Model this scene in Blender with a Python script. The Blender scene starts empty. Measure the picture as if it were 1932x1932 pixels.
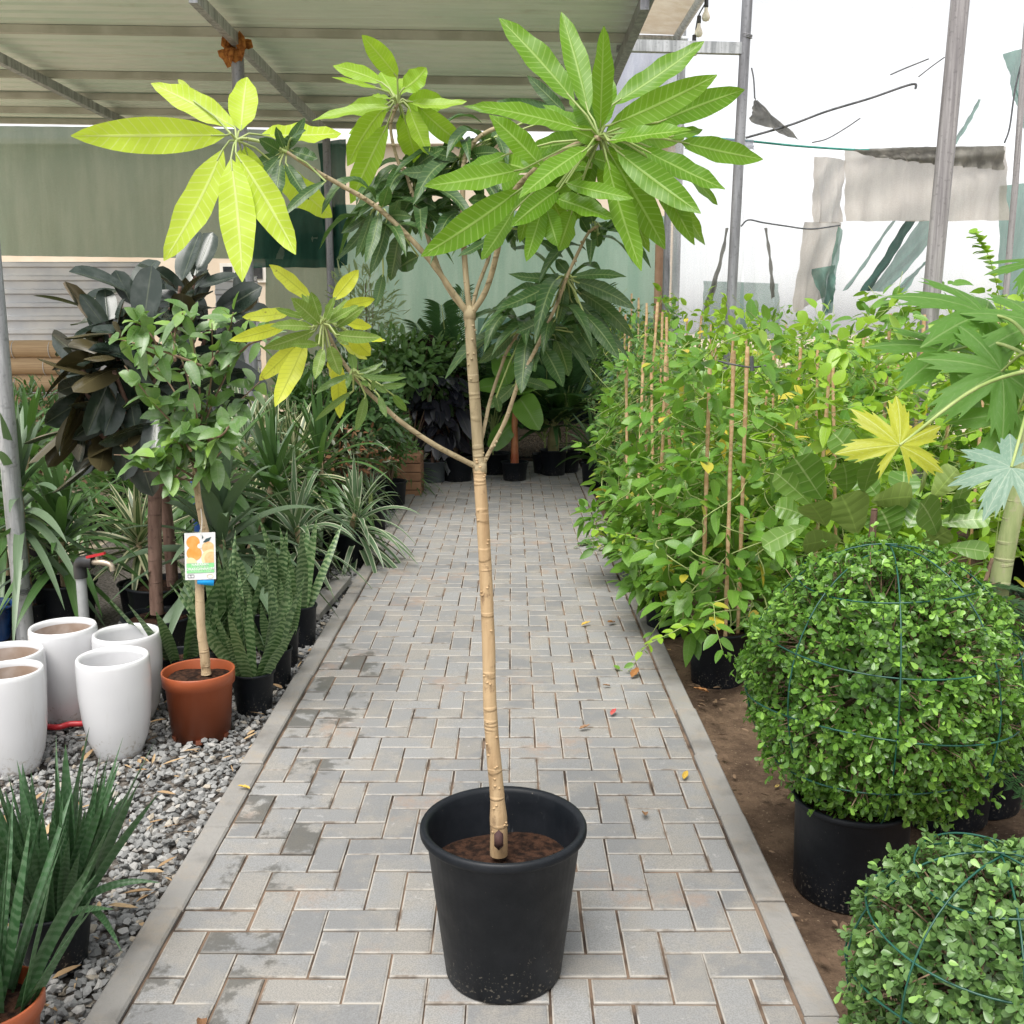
import bpy, math, random
import numpy as np
from mathutils import Vector
random.seed(5)
rng = np.random.default_rng(7)
C = bpy.context.scene.collection
S = bpy.context.scene
R = math.radians

# ------------------------------------------------------------------ camera
CAM_H, PITCH = 1.61, R(10.5)
cd = bpy.data.cameras.new('camera'); cam = bpy.data.objects.new('camera', cd); C.objects.link(cam)
cam.location = (0, 0, CAM_H); cam.rotation_euler = (R(90) - PITCH, 0, 0)
cd.sensor_width = 36; cd.sensor_fit = 'HORIZONTAL'; cd.lens = 36; cd.clip_end = 1000; cd.clip_start = .05
S.camera = cam
# ------------------------------------------------------------------ sky, sun, exposure
SUN_EL, SUN_ROT = R(64), R(205)
w = bpy.data.worlds.new('World'); S.world = w; w.use_nodes = True
nt = w.node_tree; nt.nodes.clear()
out = nt.nodes.new('ShaderNodeOutputWorld'); bg = nt.nodes.new('ShaderNodeBackground')
sky = nt.nodes.new('ShaderNodeTexSky'); sky.sky_type = 'NISHITA'; sky.sun_disc = False
sky.sun_elevation = SUN_EL; sky.sun_rotation = SUN_ROT; sky.dust_density = 1.5; sky.air_density = 1.0; sky.ozone_density = 1
hs = nt.nodes.new('ShaderNodeHueSaturation'); hs.inputs['Saturation'].default_value = .1
nt.links.new(sky.outputs[0], hs.inputs['Color']); nt.links.new(hs.outputs[0], bg.inputs[0])
bg.inputs[1].default_value = .085; nt.links.new(bg.outputs[0], out.inputs[0])
sl = bpy.data.lights.new('sun', 'SUN'); sl.energy = 1.4; sl.angle = R(34); sl.color = (1, .96, .9)
so = bpy.data.objects.new('sun', sl); C.objects.link(so)
_sd = Vector((math.sin(SUN_ROT) * math.cos(SUN_EL), math.cos(SUN_ROT) * math.cos(SUN_EL), math.sin(SUN_EL)))
so.rotation_euler = _sd.to_track_quat('Z', 'Y').to_euler(); so.location = (3, 3, 12)
S.view_settings.view_transform = 'Standard'; S.view_settings.look = 'None'
S.view_settings.exposure = 1.65; S.view_settings.gamma = 1
S.cycles.max_bounces = 10; S.cycles.diffuse_bounces = 5; S.cycles.glossy_bounces = 3
S.cycles.transmission_bounces = 6; S.cycles.transparent_max_bounces = 12
S.cycles.use_denoising = True

# ------------------------------------------------------------------ points read off the plan
F = 1932.0; cp, sp = math.cos(PITCH), math.sin(PITCH)
def at(u, v, Y):
    tx, ty = (u - 966) / F, (966 - v) / F
    d = Y / (cp + ty * sp)
    return Vector((d * tx, Y, CAM_H + d * (ty * cp - sp)))
def gp(u, v, z=0.0):
    tx, ty = (u - 966) / F, (966 - v) / F
    d = (CAM_H - z) / (sp - ty * cp)
    return Vector((d * tx, d * (cp + ty * sp), z))
def mpp(u, v, Y):                       # metres per unit at that distance
    return Y / (cp + (966 - v) / F * sp) / F

# ------------------------------------------------------------------ mesh builder
class MB:
    def __init__(s): s.V = []; s.F = []; s.A = []; s.M = []; s.n = 0; s.flat = []
    def add(s, V, faces, A=None, mi=0):
        V = np.asarray(V, float).reshape(-1, 3); faces = np.asarray(faces, int)
        if A is None: A = np.tile([.5, .5, .5, 1.], (len(V), 1))
        s.V.append(V); s.A.append(A); s.F.append(faces + s.n); s.M.append(np.full(len(faces), mi)); s.n += len(V)
    def mesh(s, name, mats, off=(0, 0, 0), smooth=True):
        V = np.concatenate(s.V) - np.asarray(off, float); A = np.concatenate(s.A)
        me = bpy.data.meshes.new(name)
        me.vertices.add(len(V)); me.vertices.foreach_set('co', V.astype(np.float32).ravel())
        loops = np.concatenate([f.ravel() for f in s.F]); cnt = np.concatenate([np.full(len(f), f.shape[1]) for f in s.F])
        st = np.concatenate([[0], np.cumsum(cnt)[:-1]])
        me.loops.add(len(loops)); me.loops.foreach_set('vertex_index', loops.astype(np.int32))
        me.polygons.add(len(cnt)); me.polygons.foreach_set('loop_start', st.astype(np.int32))
        try: me.polygons.foreach_set('loop_total', cnt.astype(np.int32))
        except Exception: pass
        me.polygons.foreach_set('material_index', np.concatenate(s.M).astype(np.int32))
        me.polygons.foreach_set('use_smooth', np.array([smooth and not (any(a <= v < b for a, b in s.flat)) for v in [int(f[0]) for f in np.concatenate([fa[:, :1] for fa in s.F])]] if s.flat else np.full(len(cnt), smooth)))
        me.update(calc_edges=True); me.validate()
        at_ = me.attributes.new('lf', 'FLOAT_COLOR', 'POINT'); at_.data.foreach_set('color', A.astype(np.float32).ravel())
        for m in (mats if isinstance(mats, (list, tuple)) else [mats]): me.materials.append(m)
        return me

OFF = {}
def link(name, me, parent=None):
    o = bpy.data.objects.new(name, me); C.objects.link(o)
    if parent: o.parent = parent
    return o
def part(name, mb, mats, parent=None, smooth=True):
    off = OFF.get(parent, (0, 0, 0)) if parent else (0, 0, 0)
    o = link(name, mb.mesh(name, mats, off, smooth), parent)
    OFF[o] = off
    return o
def thing(name, label, cat, loc=(0, 0, 0), group=None):
    o = bpy.data.objects.new(name, None); C.objects.link(o); o.location = loc; o.empty_display_size = .1
    o['label'] = label; o['category'] = cat
    if group: o['group'] = group
    OFF[o] = tuple(loc)
    return o
def tag(o, label, cat, group=None, kind=None):
    o['label'] = label; o['category'] = cat
    if group: o['group'] = group
    if kind: o['kind'] = kind
    return o
def single(name, mb, mats, label, cat, group=None, smooth=True, loc=None):
    V = np.concatenate(mb.V); c = loc if loc is not None else (V[:, 0].mean(), V[:, 1].mean(), V[:, 2].min())
    o = link(name, mb.mesh(name, mats, c, smooth)); o.location = c
    return tag(o, label, cat, group)
def struct(name, mb, mats, smooth=True):
    o = link(name, mb.mesh(name, mats, (0, 0, 0), smooth)); o['kind'] = 'structure'; return o
def dup(root, loc, rotz=0, scale=1, label=None, group=None):
    r = root.copy(); C.objects.link(r); r.location = loc; r.rotation_euler = (0, 0, rotz); r.scale = (scale,) * 3
    if label: r['label'] = label
    if group: r['group'] = group
    for ch in list(root.children):
        c = ch.copy(); C.objects.link(c); c.parent = r
        for g in ch.children:
            d = g.copy(); C.objects.link(d); d.parent = c
    return r

def tube(mb, pts, rad, n=8, mi=0, rnd=.5, cap=True):
    P = np.array([tuple(p) for p in pts], float); k = len(P)
    rad = np.full(k, rad) if np.isscalar(rad) else np.asarray(rad, float)
    T = np.gradient(P, axis=0); T /= np.linalg.norm(T, axis=1)[:, None] + 1e-12
    ref = np.array([0, 0, 1.]) if abs(T[0][2]) < .9 else np.array([1., 0, 0])
    nrm = np.cross(T[0], ref); nrm /= np.linalg.norm(nrm)
    V = []; A = []; ang = np.linspace(0, 2 * np.pi, n, endpoint=False)
    for i in range(k):
        nrm = nrm - T[i] * nrm.dot(T[i]); nrm /= np.linalg.norm(nrm) + 1e-12
        b = np.cross(T[i], nrm)
        V.append(P[i] + rad[i] * (np.cos(ang)[:, None] * nrm + np.sin(ang)[:, None] * b))
        A.append(np.column_stack([ang / (2 * np.pi), np.full(n, i / (k - 1)), np.full(n, rnd), np.ones(n)]))
    V = np.concatenate(V); A = np.concatenate(A)
    i, j = np.meshgrid(np.arange(k - 1), np.arange(n), indexing='ij'); i = i.ravel(); j = j.ravel(); j2 = (j + 1) % n
    mb.add(V, np.column_stack([i * n + j, i * n + j2, (i + 1) * n + j2, (i + 1) * n + j]), A, mi)
    if cap:
        mb.add(V[:n], [list(range(n))[::-1]], A[:n], mi); mb.add(V[-n:], [list(range(n))], A[-n:], mi)
def smooth_pts(pts, k=6):              # Catmull-Rom through points
    P = [np.array(tuple(p), float) for p in pts]; P = [2 * P[0] - P[1]] + P + [2 * P[-1] - P[-2]]; o = []
    for a in range(1, len(P) - 2):
        p0, p1, p2, p3 = P[a - 1:a + 3]
        for t in np.linspace(0, 1, k, endpoint=False):
            o.append(.5 * (2 * p1 + (p2 - p0) * t + (2 * p0 - 5 * p1 + 4 * p2 - p3) * t * t + (3 * p1 - p0 - 3 * p2 + p3) * t ** 3))
    o.append(P[-2]); return o
def lathe(mb, prof, n=40, c=(0, 0, 0), mi=0, rnd=.5):
    prof = np.array(prof, float); k = len(prof); ang = np.linspace(0, 2 * np.pi, n, endpoint=False); c = np.array(tuple(c))
    V = np.concatenate([np.column_stack([r * np.cos(ang), r * np.sin(ang), np.full(n, z)]) for r, z in prof]) + c
    A = np.concatenate([np.column_stack([ang / 6.2832, np.full(n, i / (k - 1)), np.full(n, rnd), np.ones(n)]) for i in range(k)])
    i, j = np.meshgrid(np.arange(k - 1), np.arange(n), indexing='ij'); i = i.ravel(); j = j.ravel(); j2 = (j + 1) % n
    mb.add(V, np.column_stack([i * n + j, i * n + j2, (i + 1) * n + j2, (i + 1) * n + j]), A, mi)
def box(mb, lo, hi, bev=0, mi=0, rnd=.5, bz=1.):
    (x0, y0, z0), (x1, y1, z1) = lo, hi; b = bev
    if not b:
        V = [(x0, y0, z0), (x1, y0, z0), (x1, y1, z0), (x0, y1, z0), (x0, y0, z1), (x1, y0, z1), (x1, y1, z1), (x0, y1, z1)]
        Fc = [(0, 3, 2, 1), (4, 5, 6, 7), (0, 1, 5, 4), (1, 2, 6, 5), (2, 3, 7, 6), (3, 0, 4, 7)]
    else:
        V = [(x0, y0, z0), (x1, y0, z0), (x1, y1, z0), (x0, y1, z0), (x0, y0, z1 - b * bz), (x1, y0, z1 - b * bz), (x1, y1, z1 - b * bz), (x0, y1, z1 - b * bz),
             (x0 + b, y0 + b, z1), (x1 - b, y0 + b, z1), (x1 - b, y1 - b, z1), (x0 + b, y1 - b, z1)]
        Fc = [(0, 3, 2, 1), (8, 9, 10, 11)] + [(i, (i + 1) % 4, 4 + (i + 1) % 4, 4 + i) for i in range(4)] + [(4 + i, 4 + (i + 1) % 4, 8 + (i + 1) % 4, 8 + i) for i in range(4)]
    A = np.tile([.5, random.random(), rnd, 1.], (len(V), 1)); A[:, 0] = [1. if (bev and i < 8) else 0. for i in range(len(V))]
    mb.flat.append((mb.n, mb.n + len(V))); mb.add(V, Fc, A, mi)
def beam(mb, a, b, w, h, mi=0):        # rectangular bar between two points
    a = np.array(tuple(a)); b = np.array(tuple(b)); t = b - a; t /= np.linalg.norm(t)
    ref = np.array([0, 0, 1.]) if abs(t[2]) < .95 else np.array([0, 1., 0])
    s = np.cross(t, ref); s /= np.linalg.norm(s); u = np.cross(s, t)
    mb.flat.append((mb.n, mb.n + 8)); V = [p + s * w / 2 * i + u * h / 2 * j for p in (a, b) for i, j in ((-1, -1), (1, -1), (1, 1), (-1, 1))]
    mb.add(V, [(0, 1, 2, 3), (7, 6, 5, 4)] + [(i, i + 4, (i + 1) % 4 + 4, (i + 1) % 4) for i in range(4)], None, mi)
def sheet(mb, fn, nu, nv, mi=0, rnd=.5):  # surface fn(a,b) -> point, a,b in 0..1
    a, b = np.meshgrid(np.linspace(0, 1, nu + 1), np.linspace(0, 1, nv + 1), indexing='ij')
    V = np.array([tuple(fn(x, y)) for x, y in zip(a.ravel(), b.ravel())])
    A = np.column_stack([a.ravel(), b.ravel(), np.full(a.size, rnd), np.ones(a.size)])
    i, j = np.meshgrid(np.arange(nu), np.arange(nv), indexing='ij'); i = i.ravel(); j = j.ravel(); k = nv + 1
    mb.add(V, np.column_stack([i * k + j, (i + 1) * k + j, (i + 1) * k + j + 1, i * k + j + 1]), A, mi)

def nz(a):
    return a / (np.linalg.norm(a, axis=-1, keepdims=True) + 1e-12)
PROF = {
    'lance': lambda t: (t ** .72 * (1 - t) ** .82) / .3425,
    'ovate': lambda t: (t ** .55 * (1 - t) ** .8) / .414,
    'ellip': lambda t: np.sqrt(np.clip(1 - (2 * t - 1) ** 2, 0, 1)) ** .95,
    'strap': lambda t: np.minimum(1, .55 + t * 3) * (1 - t ** 3.2),
    'sword': lambda t: (.62 + .38 * np.sin(np.pi * t ** .8)) * np.clip(1 - t ** 5, 0, 1),
    'spat': lambda t: (t ** .95 * (1 - t) ** .36) / .545,
    'fiddle': lambda t: (t ** .85 * (1 - t) ** .36) / .56 * (1 - .12 * np.exp(-((t - .38) / .12) ** 2)),
    'needle': lambda t: np.minimum(1, t * 6 + .3) * (1 - t ** 2),
}
def leaves(mb, P, D, N, L, W, prof='ovate', K=5, B=None, fold=.18, c=1, wave=0., wn=3, rnd=None, mi=0):
    P = np.atleast_2d(np.asarray(P, float)); m = len(P); D = nz(np.broadcast_to(np.asarray(D, float), (m, 3)))
    N = np.broadcast_to(np.asarray(N, float), (m, 3)); L = np.broadcast_to(np.asarray(L, float), m); W = np.broadcast_to(np.asarray(W, float), m)
    B = np.zeros((m, 3)) if B is None else np.broadcast_to(np.asarray(B, float), (m, 3))
    if rnd is None: rnd = rng.random(m)
    rnd = np.broadcast_to(np.asarray(rnd, float), m)
    t = np.linspace(0, 1, K + 1); s = np.linspace(-1, 1, 2 * c + 1)
    w_ = np.maximum(PROF[prof](t), .03)
    Cn = P[:, None] + (L[:, None] * D)[:, None] * t[None, :, None] + B[:, None] * (t ** 2)[None, :, None]
    T = nz((L[:, None] * D)[:, None] + 2 * t[None, :, None] * B[:, None])
    Sd = nz(np.cross(T, np.broadcast_to(N[:, None], T.shape))); Nn = np.cross(Sd, T)
    hw = W[:, None] / 2 * w_[None]
    ph = rng.random(m) * 6.28
    V = Cn[:, :, None] + Sd[:, :, None] * (hw[:, :, None] * s)[..., None]
    lift = fold * hw[:, :, None] * np.abs(s) ** 1.4
    if wave: lift = lift + wave * W[:, None, None] * np.sin(t[None, :, None] * 6.28 * wn + ph[:, None, None] + s * 1.2) * np.abs(s) * (w_ > .1)[None, :, None]
    V = V + Nn[:, :, None] * lift[..., None]
    k, q = K + 1, 2 * c + 1
    A = np.empty((m, k, q, 4)); A[..., 0] = (s + 1) / 2; A[..., 1] = t[None, :, None]; A[..., 2] = rnd[:, None, None]; A[..., 3] = 1
    i, j = np.meshgrid(np.arange(K), np.arange(2 * c), indexing='ij'); i = i.ravel(); j = j.ravel()
    f = np.column_stack([i * q + j, i * q + j + 1, (i + 1) * q + j + 1, (i + 1) * q + j])
    f = (f[None] + (np.arange(m) * k * q)[:, None, None]).reshape(-1, 4)
    mb.add(V.reshape(-1, 3), f, A.reshape(-1, 4), mi)
def rdir(m):
    return nz(rng.normal(size=(m, 3)))

# ------------------------------------------------------------------ materials
def newmat(name):
    m = bpy.data.materials.new(name); m.use_nodes = True; m.node_tree.nodes.clear(); return m, m.node_tree
class NT:
    def __init__(s, nt): s.nt = nt
    def n(s, t, **kw):
        x = s.nt.nodes.new(t)
        for k, v in kw.items():
            if hasattr(x, k): setattr(x, k, v)
            else: x.inputs[k].default_value = v
        return x
    def l(s, a, b): s.nt.links.new(a, b)
    def math(s, op, a, b=None, clamp=False):
        x = s.nt.nodes.new('ShaderNodeMath'); x.operation = op; x.use_clamp = clamp
        for i, v in enumerate((a, b)):
            if v is None: continue
            if isinstance(v, (int, float)): x.inputs[i].default_value = v
            else: s.l(v, x.inputs[i])
        return x.outputs[0]
    def mix(s, f, a, b, bt='MIX'):
        x = s.nt.nodes.new('ShaderNodeMix'); x.data_type = 'RGBA'; x.blend_type = bt
        for i, v in ((0, f), (6, a), (7, b)):
            if isinstance(v, (int, float)): x.inputs[i].default_value = v
            elif isinstance(v, tuple): x.inputs[i].default_value = (*v[:3], 1)
            else: s.l(v, x.inputs[i])
        return x.outputs[2]
    def noise(s, scale, detail=3, vec=None, rough=.55, dist=0):
        x = s.nt.nodes.new('ShaderNodeTexNoise'); x.inputs['Scale'].default_value = scale; x.inputs['Detail'].default_value = detail
        x.inputs['Roughness'].default_value = rough; x.inputs['Distortion'].default_value = dist
        if vec is not None: s.l(vec, x.inputs['Vector'])
        return x.outputs['Fac']
    def step(s, v, lo, hi, a=0., b=1.):
        x = s.nt.nodes.new('ShaderNodeMapRange'); x.interpolation_type = 'SMOOTHSTEP'
        s.l(v, x.inputs[0]); x.inputs[1].default_value = lo; x.inputs[2].default_value = hi; x.inputs[3].default_value = a; x.inputs[4].default_value = b
        return x.outputs[0]
    def coord(s, what='Object', scale=None):
        o = s.nt.nodes.new('ShaderNodeTexCoord').outputs[what]
        if scale:
            m = s.nt.nodes.new('ShaderNodeMapping'); m.inputs['Scale'].default_value = scale; s.l(o, m.inputs['Vector']); o = m.outputs[0]
        return o
    def lf(s):
        a = s.nt.nodes.new('ShaderNodeAttribute'); a.attribute_name = 'lf'
        x = s.nt.nodes.new('ShaderNodeSeparateColor'); s.l(a.outputs['Color'], x.inputs[0]); return x.outputs
    def bump(s, h, dist=.002, strength=.6):
        b = s.nt.nodes.new('ShaderNodeBump'); b.inputs['Distance'].default_value = dist; b.inputs['Strength'].default_value = strength
        s.l(h, b.inputs['Height']); return b.outputs[0]
    def out(s, sh):
        o = s.nt.nodes.new('ShaderNodeOutputMaterial'); s.l(sh, o.inputs[0])
    def bsdf(s, col, rough=.5, bump=None, spec=.5, metal=0., **kw):
        b = s.nt.nodes.new('ShaderNodeBsdfPrincipled')
        if isinstance(col, tuple): b.inputs['Base Color'].default_value = (*col[:3], 1)
        else: s.l(col, b.inputs['Base Color'])
        if isinstance(rough, (int, float)): b.inputs['Roughness'].default_value = rough
        else: s.l(rough, b.inputs['Roughness'])
        b.inputs['Specular IOR Level'].default_value = spec; b.inputs['Metallic'].default_value = metal
        if bump is not None: s.l(bump, b.inputs['Normal'])
        for k, v in kw.items(): b.inputs[k].default_value = v
        return b.outputs[0]

def leaf_mat(name, c1, c2, vein=(.3, .4, .12), vs=.35, nlat=14, rough=.38, trans=.35, tcol=None, spec=.5, edge=None, edgew=.36, bands=None,
             dust=0., spot=None, back=None, old=None, oldp=.06, bumpy=.0, midw=1., lat0=.82):
    m, t = newmat(name); t = NT(t); r, g, b = t.lf()
    col = t.mix(b, c1, c2)
    n1 = t.noise(9, 2, t.coord()); col = t.mix(t.math('MULTIPLY', n1, .35), col, tuple(x * .6 for x in c1))
    if old: col = t.mix(t.step(b, 1 - oldp - .015, 1 - oldp + .015), col, old)
    au = t.math('ABSOLUTE', t.math('SUBTRACT', r, .5))
    if bands:
        wv = t.nt.nodes.new('ShaderNodeTexWave'); wv.bands_direction = 'X'; cc = t.nt.nodes.new('ShaderNodeCombineXYZ')
        t.l(t.math('ADD', t.math('MULTIPLY', g, 2.6), t.math('MULTIPLY', b, 7)), cc.inputs[0]); t.l(t.math('MULTIPLY', r, .3), cc.inputs[1]); t.l(b, cc.inputs[2])
        t.l(cc.outputs[0], wv.inputs['Vector']); wv.inputs['Scale'].default_value = 2.2; wv.inputs['Distortion'].default_value = 5; wv.inputs['Detail'].default_value = 3; wv.inputs['Detail Scale'].default_value = 2.2
        col = t.mix(t.step(wv.outputs['Fac'], .35, .75), col, bands)
    mid = t.step(au, .012 * midw, .035 * midw, 1, 0)
    bh = mid
    if nlat:
        sw = t.math('SINE', t.math('MULTIPLY', t.math('SUBTRACT', g, t.math('MULTIPLY', au, .16)), nlat * 6.2832))
        lat = t.step(sw, lat0, min(.998, lat0 + .16), 0, .65); vein_f = t.math('MAXIMUM', mid, lat)
        if bumpy: bh = t.math('MULTIPLY', sw, .5)
    else: vein_f = mid
    col = t.mix(t.math('MULTIPLY', vein_f, vs), col, vein)
    if edge: col = t.mix(t.step(au, edgew, edgew + .05), col, edge)
    if spot: col = t.mix(t.math('MULTIPLY', t.step(t.noise(60, 2, t.coord()), .62, .7), t.step(t.noise(5, 1, t.coord()), .5, .65)), col, spot)
    if dust: col = t.mix(t.math('MULTIPLY', t.step(t.noise(14, 4, t.coord()), .4, .75), dust), col, (.45, .47, .44))
    tc = col if tcol is None else t.mix(t.math('MULTIPLY', vein_f, vs), t.mix(b, tcol, tuple(x * .75 for x in tcol)), tuple(x * .55 for x in tcol))
    if back:
        ge = t.nt.nodes.new('ShaderNodeNewGeometry'); col = t.mix(ge.outputs['Backfacing'], col, t.mix(t.math('MULTIPLY', vein_f, vs), back, tuple(x * 1.8 for x in back)))
    nb = t.bump(bh, .0025 if bumpy else .0012, .5 if not bumpy else bumpy)
    sh = t.bsdf(col, rough, nb, spec)
    tr = t.nt.nodes.new('ShaderNodeBsdfTranslucent'); t.l(tc, tr.inputs[0])
    mx = t.nt.nodes.new('ShaderNodeMixShader'); mx.inputs[0].default_value = trans; t.l(sh, mx.inputs[1]); t.l(tr.outputs[0], mx.inputs[2])
    t.out(mx.outputs[0]); return m
def plain(name, c1, c2=None, rough=.5, nscale=8, spec=.5, metal=0., bscale=0, bdist=.002, stretch=None, lo=.35, hi=.65, detail=4, coat=0.):
    m, t = newmat(name); t = NT(t); co = t.coord('Object', stretch)
    col = c1 if c2 is None else t.mix(t.step(t.noise(nscale, detail, co), lo, hi), c1, c2)
    nb = t.bump(t.noise(bscale, 3, co), bdist, .6) if bscale else None
    t.out(t.bsdf(col, rough, nb, spec, metal, **({'Coat Weight': coat, 'Coat Roughness': .08} if coat else {}))); return m
def cloth_mat(name, c1, c2, alpha=.8, trans=.5, weave=900, fold_shade=3):
    m, t = newmat(name); t = NT(t); co = t.coord('Object', (1.6, 1.6, .22))
    n = t.noise(fold_shade, 4, co, .6, .2); col = t.mix(t.step(n, .35, .7), c1, c2)  # stretched noise paints light and dark fold streaks into the colour
    d = t.nt.nodes.new('ShaderNodeBsdfDiffuse'); t.l(col, d.inputs[0]); tr = t.nt.nodes.new('ShaderNodeBsdfTranslucent'); t.l(col, tr.inputs[0])
    mx = t.nt.nodes.new('ShaderNodeMixShader'); mx.inputs[0].default_value = trans; t.l(d.outputs[0], mx.inputs[1]); t.l(tr.outputs[0], mx.inputs[2])
    tp = t.nt.nodes.new('ShaderNodeBsdfTransparent'); m2 = t.nt.nodes.new('ShaderNodeMixShader')
    t.l(t.step(t.noise(60, 2, t.coord('Object', (1, 1, 6))), .3, .7, min(1, alpha - .08), min(1, alpha + .08)), m2.inputs[0])
    t.l(tp.outputs[0], m2.inputs[1]); t.l(mx.outputs[0], m2.inputs[2]); t.out(m2.outputs[0]); return m
# ================================================================== SETTING
def paver_mat():
    m, t = newmat('concrete_paver'); t = NT(t); r, g, b = t.lf(); co = t.coord()
    col = t.mix(b, (.19, .193, .195), (.285, .286, .283))
    col = t.mix(t.math('MULTIPLY', t.step(t.noise(5, 5, co, .65), .42, .62), .6), col, (.31, .285, .245))
    col = t.mix(t.math('MULTIPLY', t.step(t.noise(260, 2, co), .4, .62), .5), col, (.15, .147, .143))
    col = t.mix(t.math('MULTIPLY', t.step(t.noise(2.1, 6, co, .7), .56, .68), .5), col, (.31, .215, .155))
    col = t.mix(t.math('MULTIPLY', t.step(t.noise(17, 5, co, .75), .6, .72), .6), col, (.42, .41, .39))
    col = t.mix(t.math('MULTIPLY', t.step(r, .2, .7), t.step(t.noise(13, 3, co), .3, .6, .12, .8)), col, (.42, .39, .345))
    col = t.mix(t.math('MULTIPLY', t.step(r, .02, .5), t.step(t.noise(6, 4, co, .7), .5, .66, 0, .75)), col, (.13, .10, .075))
    col = t.mix(t.step(t.noise(31, 6, co, .8), .6, .75, 0, .45), col, (.13, .128, .122))
    sx = t.nt.nodes.new('ShaderNodeSeparateXYZ'); t.l(co, sx.inputs[0])
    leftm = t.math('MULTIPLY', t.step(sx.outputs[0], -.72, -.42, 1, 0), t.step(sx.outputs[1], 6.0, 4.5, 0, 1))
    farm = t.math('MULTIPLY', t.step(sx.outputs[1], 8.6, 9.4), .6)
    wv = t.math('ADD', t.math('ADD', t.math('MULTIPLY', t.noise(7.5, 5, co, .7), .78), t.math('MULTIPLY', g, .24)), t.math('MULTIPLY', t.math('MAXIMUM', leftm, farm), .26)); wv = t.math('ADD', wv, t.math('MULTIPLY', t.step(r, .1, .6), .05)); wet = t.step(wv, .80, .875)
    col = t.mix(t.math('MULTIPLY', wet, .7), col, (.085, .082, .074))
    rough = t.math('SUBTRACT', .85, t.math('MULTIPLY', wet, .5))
    t.out(t.bsdf(col, rough, t.bump(t.noise(220, 3, co), .0012, .5), .35)); return m
def kerb_mat():
    m, t = newmat('kerb_concrete'); t = NT(t); r, g, b = t.lf(); co = t.coord()
    col = t.mix(b, (.21, .203, .19), (.28, .27, .254)); col = t.mix(t.math('MULTIPLY', t.step(t.noise(7, 6, co, .7), .45, .7), .6), col, (.31, .265, .21))
    col = t.mix(t.math('MULTIPLY', t.step(t.noise(3, 4, co), .5, .68), .6), col, (.11, .105, .098))
    t.out(t.bsdf(col, .85, t.bump(t.noise(70, 5, co, .7), .004, .8), .3)); return m
def soil_ground_mat():
    m, t = newmat('brown_soil'); t = NT(t); co = t.coord()
    col = t.mix(t.step(t.noise(3, 6, co, .7), .35, .65), (.06, .038, .025), (.18, .12, .078))
    col = t.mix(t.math('MULTIPLY', t.step(t.noise(40, 4, co, .7), .55, .7), .7), col, (.05, .03, .02))
    col = t.mix(t.math('MULTIPLY', t.step(t.noise(90, 2, co), .66, .72), .6), col, (.35, .27, .18))
    t.out(t.bsdf(col, .95, t.bump(t.noise(35, 6, co, .75), .02, .9), .2)); return m
def gravel_mat():
    m, t = newmat('grey_gravel'); t = NT(t); r, g, b = t.lf(); co = t.coord()
    x = t.nt.nodes.new('ShaderNodeValToRGB'); t.l(b, x.inputs[0]); e = x.color_ramp.elements
    e[0].color = (.13, .135, .135, 1); e[1].color = (.44, .38, .29, 1); e[1].position = 1
    for p, c in ((.35, (.22, .225, .222, 1)), (.7, (.31, .315, .31, 1)), (.9, (.43, .42, .40, 1))):
        q = e.new(p); q.color = c
    col = t.mix(t.math('MULTIPLY', t.noise(90, 3, co), .5), x.outputs[0], (.16, .15, .14))
    t.out(t.bsdf(col, .8, t.bump(t.noise(160, 2, co), .0015, .5), .35)); return m
M = {}
M['paver'] = paver_mat(); M['kerb'] = kerb_mat(); M['soil_ground'] = soil_ground_mat(); M['gravel'] = gravel_mat()
M['joint'] = plain('sandy_joint', (.045, .033, .026), (.2, .14, .1), .95, 5, .2, 0, 90, .004)
M['gravel_bed'] = plain('gravel_bed', (.07, .06, .05), (.2, .18, .16), .95, 60, .2, 0, 80, .01)
M['dusty'] = plain('dusty_ground', (.36, .30, .22), (.48, .41, .32), .95, 2, .2, 0, 30, .01)

# ground, planted strips
g = MB(); sheet(g, lambda a, b: ((a - .5) * 160, -4 + b * 150, -.075), 4, 4); struct('ground', g, M['dusty'])
hmap = lambda x, y: .012 * math.sin(x * 7 + y * 3) + .012 * math.sin(y * 5.3 - x * 4) + .01 * math.sin(x * 19 + 2) * math.sin(y * 17)
g = MB(); sheet(g, lambda a, b: (.765 + a * 6, .6 + b * 13, -.045 + hmap(a * 6, b * 13) * min(1, a * 20)), 60, 110); struct('soil_bed', g, M['soil_ground'])
g = MB(); sheet(g, lambda a, b: (-1.005 - a * 2.1, .6 + b * 13, -.05), 10, 20); struct('gravel_bed', g, M['gravel_bed'])
g = MB(); sheet(g, lambda a, b: (-1.2 + a * 2.4, 11.88 + b * .75, -.02 + .02 * math.sin(a * 30) * math.sin(b * 9)), 20, 10); struct('far_shade_ground', g, plain('shade_dark_soil', (.02, .014, .01), (.05, .035, .025), .9, 9, .2, 0, 40, .01))  # ground coloured nearly black to paint the deep shade under far plants

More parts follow.
